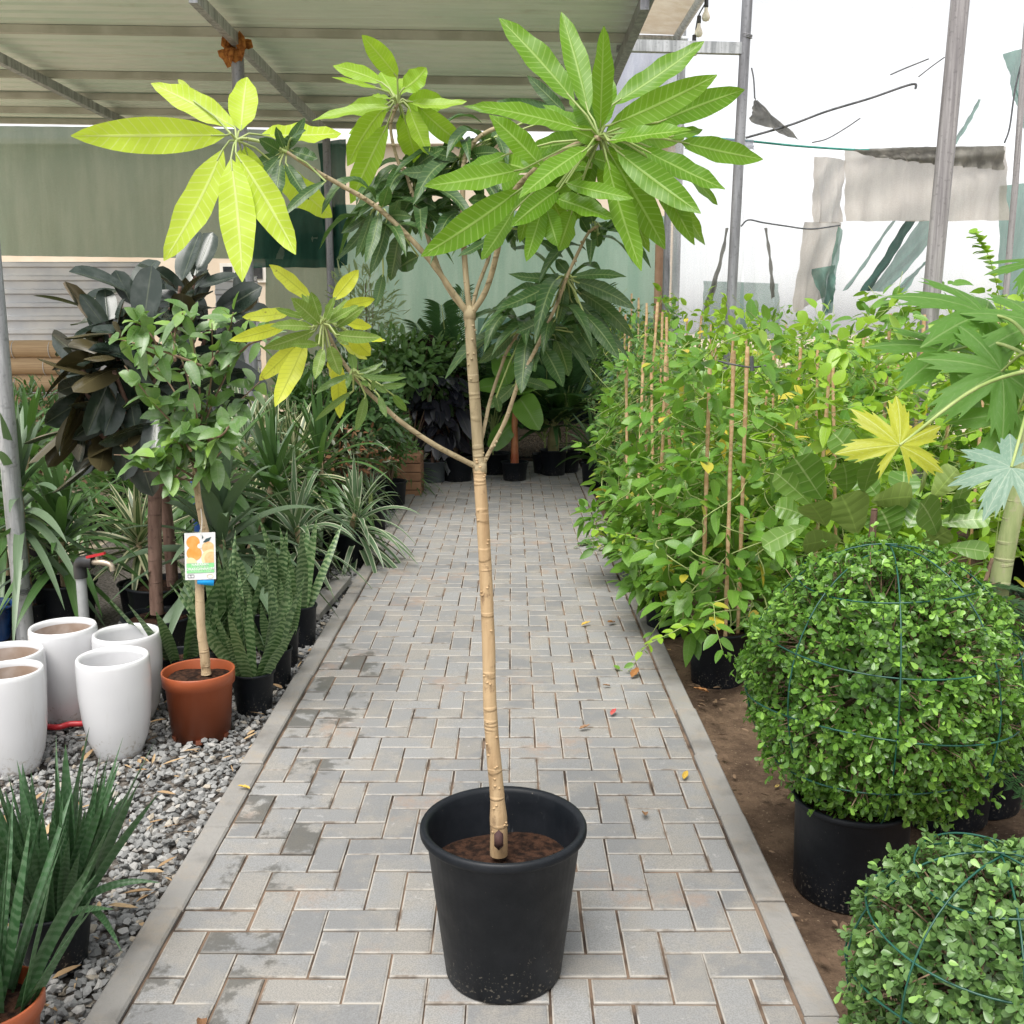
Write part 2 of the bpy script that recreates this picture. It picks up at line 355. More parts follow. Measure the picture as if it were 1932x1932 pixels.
# paving: herringbone blocks with sanded joints
x0, x1, ya, yb = -.915, .682, 1.3, 11.9
g = MB(); sheet(g, lambda a, b: (x0 - .01 + a * (x1 - x0 + .02), ya + b * (yb - ya), -.0065), 8, 30); struct('path_joints', g, M['joint'])
pb = MB(); U = .1006; gap = .003
for iy in range(int((yb - ya) / U) + 1):
    for ix in range(-2, 18):
        k = (ix + iy) % 4
        if k == 0: cx0, cx1, cy0, cy1 = ix, ix + 2, iy, iy + 1
        elif k == 2: cx0, cx1, cy0, cy1 = ix, ix + 1, iy, iy + 2
        else: continue
        X0, X1 = x0 + cx0 * U, x0 + cx1 * U; Y0, Y1 = ya + cy0 * U, ya + cy1 * U
        X0 = max(X0, x0); X1 = min(X1, x1)
        if X1 - X0 < .03: continue
        dz = random.uniform(-.0016, .0016); j = lambda: random.uniform(-.0014, .0014)
        n0 = pb.n; gx = gap * random.uniform(.6, 1.5)
        box(pb, (X0 + gx + j(), Y0 + gx + j(), -.05), (X1 - gx + j(), Y1 - gx + j(), dz), .0065, 0, random.random(), .45)
        a, b2 = random.uniform(-.008, .008), random.uniform(-.008, .008); V = pb.V[-1]; mx_, my_ = V[:, 0].mean(), V[:, 1].mean()
        V[4:, 2] += (V[4:, 0] - mx_) * a + (V[4:, 1] - my_) * b2; th = random.uniform(-.008, .008)
        V[:, 0], V[:, 1] = mx_ + (V[:, 0] - mx_) - th * (V[:, 1] - my_), my_ + (V[:, 1] - my_) + th * (V[:, 0] - mx_)
struct('path', pb, M['paver'], smooth=False)
kb = MB()
for xa, xb in ((x0 - .088, x0 - .006), (x1 + .008, x1 + .09)):
    y = ya - random.random() * .4
    while y < yb:
        l = random.uniform(.46, .54); o = random.uniform(-.004, .004); box(kb, (xa + o, y + .003, -.12), (xb + o, y + l - .003, .008 + random.uniform(-.004, .004)), .006, 0, random.random()); y += l
struct('kerb', kb, M['kerb'], smooth=False)

# gravel pebbles
ico = None
def icosa():
    p = (1 + 5 ** .5) / 2
    V = np.array([(-1, p, 0), (1, p, 0), (-1, -p, 0), (1, -p, 0), (0, -1, p), (0, 1, p), (0, -1, -p), (0, 1, -p), (p, 0, -1), (p, 0, 1), (-p, 0, -1), (-p, 0, 1)], float) / 1.902
    Fc = np.array([(0, 11, 5), (0, 5, 1), (0, 1, 7), (0, 7, 10), (0, 10, 11), (1, 5, 9), (5, 11, 4), (11, 10, 2), (10, 7, 6), (7, 1, 8), (3, 9, 4), (3, 4, 2), (3, 2, 6), (3, 6, 8), (3, 8, 9), (4, 9, 5), (2, 4, 11), (6, 2, 10), (8, 6, 7), (9, 8, 1)])
    return V, Fc
IV, IF = icosa()
def pebbles(mb, X, Y, Z, rad, seed=0):
    m = len(X); sc = rad[:, None, None] * (1 + .32 * rng.normal(size=(m, 12, 1)).clip(-1.3, 1.3)); V = IV[None] * sc * np.stack([np.ones(m), rng.uniform(.65, 1.1, m), rng.uniform(.5, .8, m)], 1)[:, None]
    a = rng.random(m) * 6.28; c_, s_ = np.cos(a)[:, None], np.sin(a)[:, None]
    V = np.stack([V[..., 0] * c_ - V[..., 1] * s_, V[..., 0] * s_ + V[..., 1] * c_, V[..., 2] + V[..., 0] * rng.uniform(-.3, .3, (m, 1))], -1) + np.stack([X, Y, Z], 1)[:, None]
    f = (IF[None] + (np.arange(m) * 12)[:, None, None]).reshape(-1, 3); A = np.tile([.5, .5, .5, 1.], (m * 12, 1)); A[:, 2] = np.repeat(rng.random(m), 12); mb.add(V.reshape(-1, 3), f, A)
gm = MB()
n = 11000; Y = 1.6 + 3.2 * rng.random(n) ** 1.15; X = -1.01 - rng.random(n) * np.minimum(1.25, .35 + .3 * Y)
pebbles(gm, X, Y, -.045 + rng.uniform(0, .03, n), rng.uniform(.007, .0165, n))
n = 9000; Y = 4.6 + 6.4 * rng.random(n); X = -1.01 - rng.random(n) ** 1.5 * 1.2
pebbles(gm, X, Y, -.045 + rng.uniform(0, .025, n), rng.uniform(.009, .018, n))
o = struct('gravel', gm, M['gravel'], smooth=False); o['kind'] = 'stuff'; tag(o, 'grey stone chippings between the left kerb and the white pots', 'gravel')

# ------------------------------------------------------------------ metal roof on posts
def roof_mat():
    m, t = newmat('roof_sheet_metal'); t = NT(t); co = t.coord()
    col = t.mix(t.step(t.noise(.8, 4, co, .6), .35, .65), (.72, .83, .75), (.82, .88, .82)); col = t.mix(t.math('MULTIPLY', t.step(t.noise(4, 5, t.coord('Object', (.25, 3, 1)), .7), .56, .72), .5), col, (.6, .56, .46))
    t.out(t.bsdf(col, .5, None, .4, .0)); return m
def galv_mat(name, a, b, st=(6, 6, .6), metal=.35):
    m, t = newmat(name); t = NT(t); co = t.coord('Object', st)
    col = t.mix(t.step(t.noise(3, 5, co, .65), .3, .7), a, b); col = t.mix(t.math('MULTIPLY', t.step(t.noise(40, 3, t.coord()), .55, .7), .4), col, tuple(x * .55 for x in a))
    t.out(t.bsdf(col, .45, None, .5, metal)); return m
M['roof'] = roof_mat(); M['galv'] = galv_mat('galvanised_pipe', (.24, .25, .255), (.55, .56, .57)); M['steel'] = galv_mat('weathered_steel', (.15, .15, .16), (.32, .32, .34))
M['timber_grey'] = galv_mat('weathered_timber', (.17, .155, .16), (.36, .34, .34), (14, 14, .5), 0.)
M['rust'] = plain('rust', (.22, .075, .02), (.45, .19, .05), .9, 30, .2, 0, 60, .004)
M['purlin'] = plain('purlin_steel', (.42, .42, .36), (.56, .56, .5), .6, 3, .4)
RX0, RX1, RY0, RY1 = -6.5, .93, 7.35, 12.6
rz = lambda x, y: 3.86 - .014 * x
root = thing('shed_roof', 'corrugated grey metal shed roof over the left plants', 'roof', (-2.5, 9, 3.8))
rb = MB(); pit = .2; prof = [(0, 0), (.08, 0), (.09, .07), (.15, .07), (.16, 0), (.2, 0)]; ys = []
y = RY0
while y < RY1:
    for a, h in prof[:-1]: ys.append((y + a, h))
    y += pit
V = []; 
for (yy, h) in ys:
    for x in (RX0, RX1): V.append((x, yy, rz(x, yy) + h))
for (yy, h) in ys:
    for x in (RX0, RX1): V.append((x, yy, rz(x, yy) + h + .004))
k = len(ys); fs = [(2 * i, 2 * i + 1, 2 * i + 3, 2 * i + 2) for i in range(k - 1)] + [(2 * k + 2 * i + 2, 2 * k + 2 * i + 3, 2 * k + 2 * i + 1, 2 * k + 2 * i) for i in range(k - 1)]
rb.add(V, fs); part('roof_sheet', rb, M['roof'], root, smooth=False)
for yy in (7.5, 8.62, 10.15, 11.1, 11.85, 12.5):
    b = MB(); beam(b, (RX0, yy, rz(RX0, yy) - .035), (RX1 - .02, yy, rz(RX1, yy) - .035), .05, .06); part('purlin', b, M['purlin'], root)
for xx in (-4.35, -2.16, RX1 - .03):
    b = MB(); beam(b, (xx, RY0 + .1, rz(xx, 0) - .11), (xx, RY1 - .05, rz(xx, 0) - .11), .06, .085); part('rafter', b, M['galv'] if xx < -1 else M['steel'], root)
b = MB(); beam(b, (RX1 + .03, RY0, rz(RX1, 0) + .0), (RX1 + .03, RY1, rz(RX1, 0) + .0), .02, .16); part('fascia', b, M['steel'], root)

def post(name, label, x, y, z0, z1, r, mat, lean=(0, 0), extra=None, cat='post'):
    t = thing(name, label, cat, (x, y, z0)); b = MB()
    zs = np.linspace(z0, z1, 9); tube(b, [(x + lean[0] * (z - z0), y + lean[1] * (z - z0), z) for z in zs], r, 20); part('pipe', b, mat, t)
    if extra: extra(t, x, y)
    return t
def rusty_head(t, x, y):
    b = MB()
    for i in range(18):
        a = random.random() * 6.28; rr = random.uniform(.04, .11); c_ = Vector((x + rr * math.cos(a), y - .02 + rr * .5 * math.sin(a), 3.79 - random.random() * .14))
        V = IV * (1 + .3 * rng.normal(size=(12, 1))) * np.array([random.uniform(.02, .045), .014, random.uniform(.03, .07)]) + np.array(c_); b.add(V, IF)
    part('rusted_bracket', b, M['rust'], t, smooth=False)
def wire_tie(z, r):
    def f(t, x, y):
        b = MB()
        for dz in (0, .012, .022): tube(b, [(x + r * math.cos(a), y + r * math.sin(a), z + dz + .006 * math.sin(2 * a)) for a in np.linspace(0, 6.3, 24)], .005, 6)
        part('wire_tie', b, M['steel'], t)
    return f
p = gp(58, 1192)
post('steel_post', 'thick grey steel post nearest the camera beside the white pots', p.x - .03, p.y, -.06, 4.3, .046, M['galv'], extra=wire_tie(.22, .047))
post('steel_post', 'steel roof post with rusted bracket at its head', -2.16, 8.57, -.06, 3.68, .05, M['steel'], extra=rusty_head)
q = at(620, 400, 12.3); post('steel_post', 'slim post against the back net beside the pale shrub', q.x, q.y, -.06, 3.8, .045, M['steel'])
q = at(1258, 480, 12.2); post('steel_post', 'slim blue grey post at right end of the back net', q.x, q.y, -.06, 3.0, .04, M['steel'])
q = at(1244, 480, 12.35); post('timber_post', 'orange brown timber post at right end of the back net', q.x, q.y, -.06, 2.7, .05, plain('orange_timber', (.35, .2, .12), (.48, .3, .2), .8, 4), cat='post')
pa, pb2 = at(1803, 0, 6.3), at(1727, 790, 6.3)
post('timber_post', 'thick weathered grey post standing behind the papaya', pb2.x - .0, 6.3, -.06, 4.6, .052, M['timber_grey'], lean=((pa.x - pb2.x) / (pa.z - pb2.z), 0))
pa, pb2 = at(1410, 0, 9), at(1378, 600, 9)
sx_ = (pa.x - pb2.x) / (pa.z - pb2.z)
post('steel_post', 'tall grey steel post with wire tie between the vines and sky', pb2.x - sx_ * (pb2.z + .06), 9, -.06, 4.9, .043, M['steel'], lean=(sx_, 0), extra=lambda t, x, y: wire_tie(at(1408, 72, 9).z, .046)(t, at(1408, 72, 9).x, y))
b = MB(); beam(b, at(1163, 86, 9.0), at(1403, 92, 9.0), .06, .09); single('cross_pipe', b, M['galv'], 'horizontal pipe joining the roof edge to the tall post', 'pipe')
q0, q1 = at(1931, 130, 10.5), at(1897, 560, 10.5)
b = MB(); tube(b, [q1 - (q0 - q1) * .9, q1, (q0 + q1) / 2 + Vector((.01, 0, 0)), q0, q0 + (q0 - q1) * .4], .03, 10)
single('bamboo_post', b, M['timber_grey'], 'thin pole at the far right edge carrying torn netting', 'post')
q0, q1 = at(1287, 62, 12.8), at(1283, 240, 12.8)
b = MB(); tube(b, [Vector((q1.x, 12.8, -.06)), q1, q0, q0 + Vector((0, 0, .3))], .05, 10); single('steel_post', b, M['galv'], 'pale post under the beige awning', 'post')

# ------------------------------------------------------------------ shade nets and screens
M['net_green'] = cloth_mat('green_shade_net', (.23, .31, .24), (.29, .365, .29), .94, .62)
M['net_pale'] = cloth_mat('pale_green_shade_net', (.31, .54, .455), (.42, .64, .56), .93, .6)
M['net_dark'] = cloth_mat('dark_teal_shade_net', (.025, .085, .065), (.045, .125, .095), .97, .4)
M['far_shade'] = cloth_mat('far_shade_black', (.006, .009, .01), (.015, .02, .022), .99, .1)  # near-black colour standing in for deep shade
M['net_beige'] = cloth_mat('beige_shade_net', (.42, .38, .335), (.54, .50, .45), .8, .42)
M['net_grey'] = cloth_mat('grey_shade_net', (.13, .125, .11), (.27, .26, .23), .92, .4)
M['net_teal'] = cloth_mat('teal_shade_net', (.11, .24, .195), (.20, .34, .29), .8, .5)
M['net_white'] = cloth_mat('white_shade_net', (.74, .75, .8), (.84, .85, .88), .34, .6, fold_shade=2)
M['net_blue'] = cloth_mat('bluish_shade_net', (.25, .27, .36), (.4, .42, .5), .75, .5)
M['awning'] = cloth_mat('beige_canvas', (.42, .34, .25), (.5, .43, .34), 1.0, .35)
def net(label, mat, quad, Y, amp=.03, nu=24, nv=16, dy=0., freq=5, sag=.0, name='shade_net', cat='netting', bottom_wave=.0, rag=1.):
    P = [at(u, v, Y + d) for (u, v), d in zip(quad, (0, 0, dy, dy))]    # top-left, top-right, bottom-right, bottom-left
    ph = random.random() * 6
    def fn(a, b):
        p = (P[0] * (1 - a) + P[1] * a) * (1 - b) + (P[3] * (1 - a) + P[2] * a) * b
        y = amp * (math.sin(a * freq * 6.28 + ph + b * 2.5) * .6 + math.sin(a * freq * 2.3 * 6.28 + b * 4 + ph * 2) * .25) * (.35 + b) + amp * .5 * math.sin(b * 9 + a * 7 + ph)
        rg = .006 * math.sin(b * 23 + ph) * (2 * a - 1) * min(1, rag)
        return (p.x + rg +   .009 * rag * math.sin(b * 5 + ph * 3), p.y + y, p.z - sag * math.sin(math.pi * a) * (1 - b) + bottom_wave * math.sin(a * 17 + ph) * b)
    mb = MB(); sheet(mb, fn, nu, nv); return single(name, mb, mat, label, cat)
net('grey green shade net hung across the left back', M['net_green'], [(-60, 236), (622, 246), (622, 490), (-60, 482)], 12.42, .03, 60, 24, freq=11)
net('dark teal net drop between the two back posts', M['net_dark'], [(478, 395), (640, 390), (640, 505), (470, 505)], 12.38, .06, 24, 14, freq=3)
net('grey green net below the dark teal drop', M['net_green'], [(500, 440), (642, 440), (642, 760), (500, 760)], 12.5, .03, 20, 16)
net('pale green shade net across the middle of the back', M['net_pale'], [(632, 385), (1262, 408), (1262, 800), (632, 790)], 12.55, .04, 60, 24, freq=8)
net('bright teal net drop low behind the palms', M['net_teal'], [(900, 600), (1262, 600), (1262, 800), (900, 800)], 12.45, .05, 30, 14, freq=6)
net('dark net edge hanging beside the slim back post', M['net_dark'], [(598, 270), (650, 262), (656, 500), (618, 505)], 12.34, .05, 10, 14, freq=2)
net('added black sheet standing in for the deep shade behind the far pots', M['far_shade'], [(636, 742), (1262, 735), (1262, 866), (636, 866)], 12.3, .04, 30, 8, freq=6)  # added sheet, its black paints the shade among the far plants
# right side, torn nets
net('large white translucent net sheet behind the torn panels', M['net_white'], [(1405, -30), (1905, -40), (1898, 275), (1412, 282)], 12.0, .16, 60, 20, freq=5)
net('large white translucent net sheet below the torn beige panel', M['net_white'], [(1590, 300), (1960, 290), (1960, 640), (1560, 640)], 12.2, .14, 50, 20, freq=5)
net('lilac white translucent net hanging left of the tall post', M['net_white'], [(1262, 150), (1405, 260), (1400, 640), (1262, 640)], 12.1, .14, 30, 20, freq=4)
net('white translucent net hanging right of the tall post', M['net_white'], [(1400, 285), (1545, 290), (1560, 640), (1405, 640)], 12.15, .14, 30, 20, freq=4)
net('beige net panel stretched behind the grey post', M['net_beige'], [(1597, 283), (1900, 275), (1902, 416), (1592, 418)], 11.5, .05, 40, 18, freq=4)
net('rolled grey net flap along top of the beige panel', M['net_grey'], [(1599, 281), (1898, 274), (1890, 322), (1640, 296)], 11.44, .05, 40, 8, freq=9)
net('beige net drape hanging left of the beige panel', M['net_beige'], [(1540, 294), (1598, 302), (1586, 420), (1530, 420)], 11.5, .08, 14, 14, freq=2)
net('lower torn tail of the beige net drape', M['net_beige'], [(1518, 418), (1588, 420), (1560, 560), (1498, 590)], 11.5, .08, 12, 14, freq=2)
net('teal net scrap caught above the vines', M['net_teal'], [(1530, 508), (1578, 500), (1572, 560), (1560, 592)], 11.4, .08, 10, 10, freq=2)
net('narrow green net strip tied at its middle', M['net_teal'], [(1582, 425), (1589, 440), (1570, 590), (1552, 596)], 11.45, .04, 6, 12, freq=1)
net('long dark green net strip slanting behind the grey post', M['net_dark'], [(1710, 416), (1730, 416), (1642, 549), (1624, 549)], 11.7, .03, 6, 16, freq=1)
net('wide pale green net strip slanting behind the grey post', M['net_teal'], [(1735, 416), (1790, 416), (1672, 551), (1640, 549)], 11.75, .05, 10, 16, freq=2)
net('thin green net strip left of the slanting strips', M['net_teal'], [(1685, 416), (1692, 416), (1600, 546), (1590, 549)], 11.7, .02, 4, 12, freq=1)
net('short green net strip low behind the grey post', M['net_teal'], [(1742, 495), (1760, 480), (1705, 552), (1680, 556)], 11.7, .04, 8, 10, freq=1)
net('green net strip rising above the beige panel', M['net_teal'], [(1846, 186), (1851, 188), (1806, 273), (1795, 273)], 11.6, .02, 4, 12, freq=1)
net('dark triangular net scrap hung beside the tall post', M['net_grey'], [(1425, 186), (1429, 190), (1512, 270), (1412, 224)], 11.3, .06, 12, 12, freq=2)
net('bluish net remnant along the rope beside the tall post', M['net_blue'], [(1293, 258), (1420, 264), (1425, 282), (1293, 280)], 11.4, .04, 16, 6, freq=5)
net('bluish translucent net behind the roof corner', M['net_blue'], [(1120, 70), (1300, 74), (1278, 190), (1110, 320)], 13.0, .08, 24, 16, freq=4)
net('narrow grey net strip left of the tall post', M['net_grey'], [(1371, 430), (1375, 430), (1345, 570), (1324, 600)], 11.2, .03, 4, 14, freq=1)
net('thin grey net strip hanging right of the tall post', M['net_grey'], [(1445, 430), (1449, 430), (1462, 560), (1454, 565)], 11.2, .02, 4, 12, freq=1)
net('green net hung high at the far right edge', M['net_teal'], [(1898, 100), (1950, 88), (1955, 290), (1912, 200)], 11.0, .06, 10, 14, freq=2)
net('teal net screen at the far right behind the papaya', M['net_teal'], [(1888, 350), (1990, 340), (1990, 580), (1886, 575)], 11.9, .06, 12, 12, freq=2)
net('pale teal low net behind the vine canes', M['net_teal'], [(1330, 530), (1470, 535), (1470, 640), (1318, 640)], 12.9, .04, 14, 8, freq=3)

# ropes
M['rope'] = plain('dark_rope', (.06, .065, .07), (.12, .12, .13), .8, 20)
M['rope_teal'] = plain('teal_rope', (.03, .22, .18), (.06, .3, .25), .8, 20)
def rope(label, pts, Y, r, mat, name='rope'):
    b = MB(); tube(b, smooth_pts([at(u, v, Y) for u, v in pts], 8), r, 6); return single(name, b, mat, label, 'rope')
rope('taut teal rope running right from the tall post', [(1290, 257), (1400, 265), (1500, 275), (1600, 282), (1640, 283)], 11.45, .012, M['rope_teal'])
rope('dark rope sagging up from tall post to the right', [(1407, 260), (1490, 236), (1560, 210), (1640, 186), (1720, 159), (1728, 168)], 11.3, .013, M['rope'])
rope('thin dark line rising to the thick grey post', [(1733, 145), (1757, 126), (1782, 108)], 11.2, .007, M['rope'])
rope('thin slack line below the dark rope', [(1532, 269), (1560, 262), (1595, 242), (1623, 223)], 11.2, .007, M['rope'])
rope('thin wire loop tied at the grey post beside the drape', [(1398, 427), (1412, 415), (1440, 420), (1480, 426), (1530, 432), (1585, 425)], 11.3, .009, M['rope'])
rope('short frayed cord hanging beside the tall post', [(1418, 128), (1422, 150), (1424, 186)], 11.0, .008, M['rope'])
rope('dark cord pair dropping from the far right net', [(1930, 108), (1915, 170), (1905, 240), (1895, 270)], 10.9, .009, M['rope'])
rope('loose batten end near the top right', [(1680, 141), (1705, 130), (1752, 111)], 11.6, .008, M['rope'])

# beige awning and string lights
root = thing('awning', 'beige canvas awning on a pipe frame beside the roof corner', 'awning', at(1240, 60, 12.6))
mb = MB(); A0, A1, A2, A3 = at(1175, -60, 9.8), at(1352, -60, 9.8), at(1272, 66, 12.7), at(1150, 62, 12.7)
sheet(mb, lambda a, b: (A0 * (1 - a) + A1 * a) * (1 - b) + (A3 * (1 - a) + A2 * a) * b + Vector((0, 0, .06 * math.sin(a * 3.1) * math.sin(b * 3.1))), 16, 16); part('canvas', mb, M['awning'], root)
mb = MB(); tube(mb, [A3 + Vector((0, 0, -.05)), A2 + Vector((.15, 0, -.05))], .04, 8); tube(mb, [A1 + Vector((.03, 0, 0)), A2 + Vector((.03, 0, -.02))], .045, 8); part('pipe_frame', mb, M['galv'], root)
root = thing('string_lights', 'string of three pale bulbs hanging under the awning edge', 'string lights', at(1330, 5, 10.8))
mb = MB(); tube(mb, smooth_pts([at(1345, -30, 10.8), at(1333, 2, 10.8), at(1318, 30, 10.8), at(1312, 60, 10.8)], 6), .008, 6); part('cable', mb, M['rope'], root)
M['bulb'] = plain('milky_bulb', (.75, .68, .55), (.8, .74, .62), .25); M['black_plastic'] = plain('black_plastic_small', (.02, .02, .022), (.04, .04, .04), .4)
for (u, v) in ((1333, 0), (1319, 30), (1310, 66)):
    c_ = at(u, v, 10.8); s_ = .0042
    mb = MB(); lathe(mb, [(.0, 0), (.02, 0), (.022, -.06), (.018, -.07), (0, -.07)], 12, c_); so_ = part('bulb_socket', mb, M['black_plastic'], root)
    mb = MB(); lathe(mb, [(.016, -.07), (.02, -.1), (.038, -.14), (.042, -.165), (.03, -.19), (.0, -.2)], 16, c_); part('bulb', mb, M['bulb'], so_)

# buildings and stored things at the back
M['cream_wall'] = plain('cream_wall', (.62, .50, .38), (.70, .60, .48), .9, 1.2); M['white_frame'] = plain('white_frame', (.72, .68, .62), (.78, .74, .68), .6); M['dark_glass'] = plain('dark_window', (.02, .025, .03), (.05, .05, .05), .1)
root = thing('building', 'cream building wall behind the back nets', 'building', (-2, 15.4, 0))
mb = MB(); box(mb, (-9.5, 15.4, -.07), (2.35, 16.2, at(0, 266, 15.4).z)); part('wall', mb, M['cream_wall'], root)
mb = MB(); box(mb, (-9.5, 15.25, at(0, 272, 15.3).z), (2.4, 15.397, at(0, 262, 15.3).z)); part('white_fascia', mb, M['white_frame'], root)
for u0, u1 in ((45, 110), (116, 180), (420, 438), (462, 495)):
    a, b2 = at(u0, 503, 15.35), at(u1, 526, 15.35)
    mb = MB(); box(mb, (a.x, 15.36, b2.z), (b2.x, 15.397, a.z)); wf = part('window', mb, M['dark_glass'], root)
    mb = MB(); e = .05
    box(mb, (a.x - e, 15.375, b2.z - e), (b2.x + e, 15.394, a.z + e)); part('window_frame', mb, M['white_frame'], wf)
M['lightmetal'] = plain('pale_ribbed_metal', (.42, .43, .45), (.56, .55, .53), .5, 2, .4, .2)
def slats(label, u0, u1, v0, v1, Y):
    a, b2 = at(u0, v0, Y), at(u1, v1, Y); mb = MB(); z = b2.z; V = []; prof = []
    while z < a.z: prof += [(0, z), (0, z + .07), (-.03, z + .085), (-.03, z + .125), (0, z + .14)]; z += .15
    for y, zz in prof:
        for x in (a.x, b2.x): V.append((x, Y + y, zz))
    n0 = len(V); V += [(x, y + .02, z) for x, y, z in V]; k = len(prof)
    mb.add(V, [(2 * i, 2 * i + 1, 2 * i + 3, 2 * i + 2) for i in range(k - 1)] + [(n0 + 2 * i + 2, n0 + 2 * i + 3, n0 + 2 * i + 1, n0 + 2 * i) for i in range(k - 1)])
    single('metal_screen', mb, M['lightmetal'], label, 'screen', smooth=False)
slats('long ribbed pale metal screen behind the rubber plant', -30, 300, 512, 790, 12.0)
slats('short ribbed pale metal screen right of the rubber plant', 405, 497, 523, 790, 12.05)
M['reed'] = plain('reed', (.30, .2, .11), (.5, .36, .22), .8, 3, .3, 0, 0, .002, (.6, 60, 60), .3, .7)
for i, (vv, uu, lb) in enumerate(((660, 0, 'topmost roll of brown reed matting behind the steel post'), (692, -6, 'middle roll of brown reed matting behind the steel post'), (725, 4, 'lowest roll of brown reed matting behind the steel post'))):
    a = at(-60 + uu, vv, 10.6); b2 = at(195 + uu * 2, vv, 10.6); mb = MB()
    tube(mb, [a, (a + b2) / 2 + Vector((0, 0, .01)), b2], .09, 18)
    root = thing('reed_roll', lb, 'reed mat', (a + b2) / 2, 'rolled reed mats stacked at the back left'); part('mat', mb, M['reed'], root)
    for f in (.35, .62, .85):
        mb = MB(); c_ = a.lerp(b2, f); tube(mb, [(c_.x, c_.y + .094 * math.cos(q), c_.z + .094 * math.sin(q)) for q in np.linspace(0, 6.3, 18)], .004, 5)
        part('tie_wire', mb, M['lightmetal'], root)
mb = MB(); z0_ = at(0, 745, 10.6).z
box(mb, (-6.2, 10.35, -.06), (-4.1, 10.9, z0_), .01); single('wooden_bench', mb, plain('bench_timber', (.2, .12, .07), (.3, .2, .12), .8, 5), 'low timber base under the reed rolls', 'bench')
# ================================================================== PLANT MATERIALS AND HELPERS
M['black_pot'] = None
def black_pot_mat():
    m, t = newmat('black_nursery_pot'); t = NT(t); co = t.coord()
    col = t.mix(t.step(t.noise(6, 5, co, .7), .4, .7), (.005, .007, .010), (.011, .013, .017))
    sx = t.nt.nodes.new('ShaderNodeSeparateXYZ'); t.l(co, sx.inputs[0])
    low = t.step(sx.outputs[2], .0, .2, .5, 0)
    sp_ = t.step(t.math('ADD', t.noise(120, 3, co), t.math('MULTIPLY', low, .26)), .71, .78)
    col = t.mix(t.math('MULTIPLY', sp_, .4), col, (.28, .25, .2))
    scr = t.step(t.noise(9, 6, t.coord('Object', (1, 1, .25)), .8), .63, .72)
    col = t.mix(t.math('MULTIPLY', scr, .3), col, (.12, .125, .135))
    t.out(t.bsdf(col, t.math('ADD', .36, t.math('MULTIPLY', t.noise(14, 4, co), .3)), t.bump(t.noise(60, 3, co), .0006, .5), .28)); return m
M['black_pot'] = black_pot_mat()
M['grey_pot'] = plain('grey_nursery_pot', (.055, .065, .075), (.085, .095, .105), .5, 5, .5, 0, 30, .001)
M['terracotta'] = plain('terracotta_plastic', (.32, .075, .026), (.40, .105, .042), .38, 3, .5, 0, 80, .0006)
M['white_glaze'] = plain('white_glaze', (.62, .62, .635), (.68, .68, .685), .16, 2, .55, 0, 7, .002)
def glaze_mat():
    m, t = newmat('white_glaze_splashed'); t = NT(t); co = t.coord(); sx = t.nt.nodes.new('ShaderNodeSeparateXYZ'); t.l(co, sx.inputs[0])
    col = t.mix(t.step(t.noise(2, 3, co), .35, .65), (.60, .60, .615), (.67, .67, .675))
    low = t.step(sx.outputs[2], .0, .16, .42, 0)
    col = t.mix(t.math('MULTIPLY', t.step(t.math('ADD', t.noise(38, 5, co, .75), t.math('MULTIPLY', low, .5)), .66, .8), .6), col, (.33, .28, .22))
    col = t.mix(t.math('MULTIPLY', t.step(t.noise(5, 5, t.coord('Object', (3, 3, .35)), .7), .58, .75), .3), col, (.48, .46, .43))
    t.out(t.bsdf(col, .18, t.bump(t.noise(7, 3, co), .002, .6), .55)); return m
M['white_glaze'] = glaze_mat()
M['clay_inside'] = plain('raw_clay_inside', (.32, .23, .17), (.5, .42, .37), .8, 6)
M['blue_glaze'] = plain('blue_glaze', (.004, .02, .09), (.012, .06, .2), .15, 9, .6)
M['potsoil'] = plain('potting_soil', (.012, .006, .004), (.055, .026, .015), .95, 50, .2, 0, 60, .012)
M['bark'] = None
def bark_mat(name, a, b, c, ring=0.):
    m, t = newmat(name); t = NT(t); co = t.coord()
    col = t.mix(t.step(t.noise(7, 4, t.coord('Object', (5, 5, .6)), .6), .3, .7), a, b)
    col = t.mix(t.math('MULTIPLY', t.step(t.noise(22, 5, t.coord('Object', (1.5, 1.5, .9)), .7), .55, .68), .8), col, c)
    h = t.noise(30, 4, t.coord('Object', (2, 2, .7)), .7)
    if ring: 
        rg = t.step(t.noise(34, 2, t.coord('Object', (.15, .15, 1))), .57, .66); col = t.mix(t.math('MULTIPLY', rg, ring), col, c); h = t.math('ADD', h, rg)
    t.out(t.bsdf(col, .75, t.bump(h, .004, .6), .3)); return m
M['bark'] = bark_mat('mango_bark', (.34, .225, .12), (.48, .345, .20), (.20, .13, .075), .06)
M['bark_grey'] = bark_mat('mango_bark_grey', (.24, .195, .115), (.38, .31, .195), (.15, .125, .07), .05)
M['green_stem'] = plain('green_stem', (.22, .30, .08), (.34, .40, .15), .5, 10)
M['brown_bark'] = bark_mat('brown_bark', (.13, .075, .055), (.24, .15, .115), (.06, .035, .028), .4)
M['tan_bark'] = bark_mat('citrus_bark', (.40, .29, .17), (.54, .42, .27), (.22, .15, .08), .25)
M['twig'] = plain('twig', (.13, .085, .05), (.25, .17, .11), .8, 20)
M['bamboo'] = plain('bamboo_cane', (.46, .28, .14), (.62, .43, .25), .55, 5, .4, 0, 0, .002, (3, 3, 8))

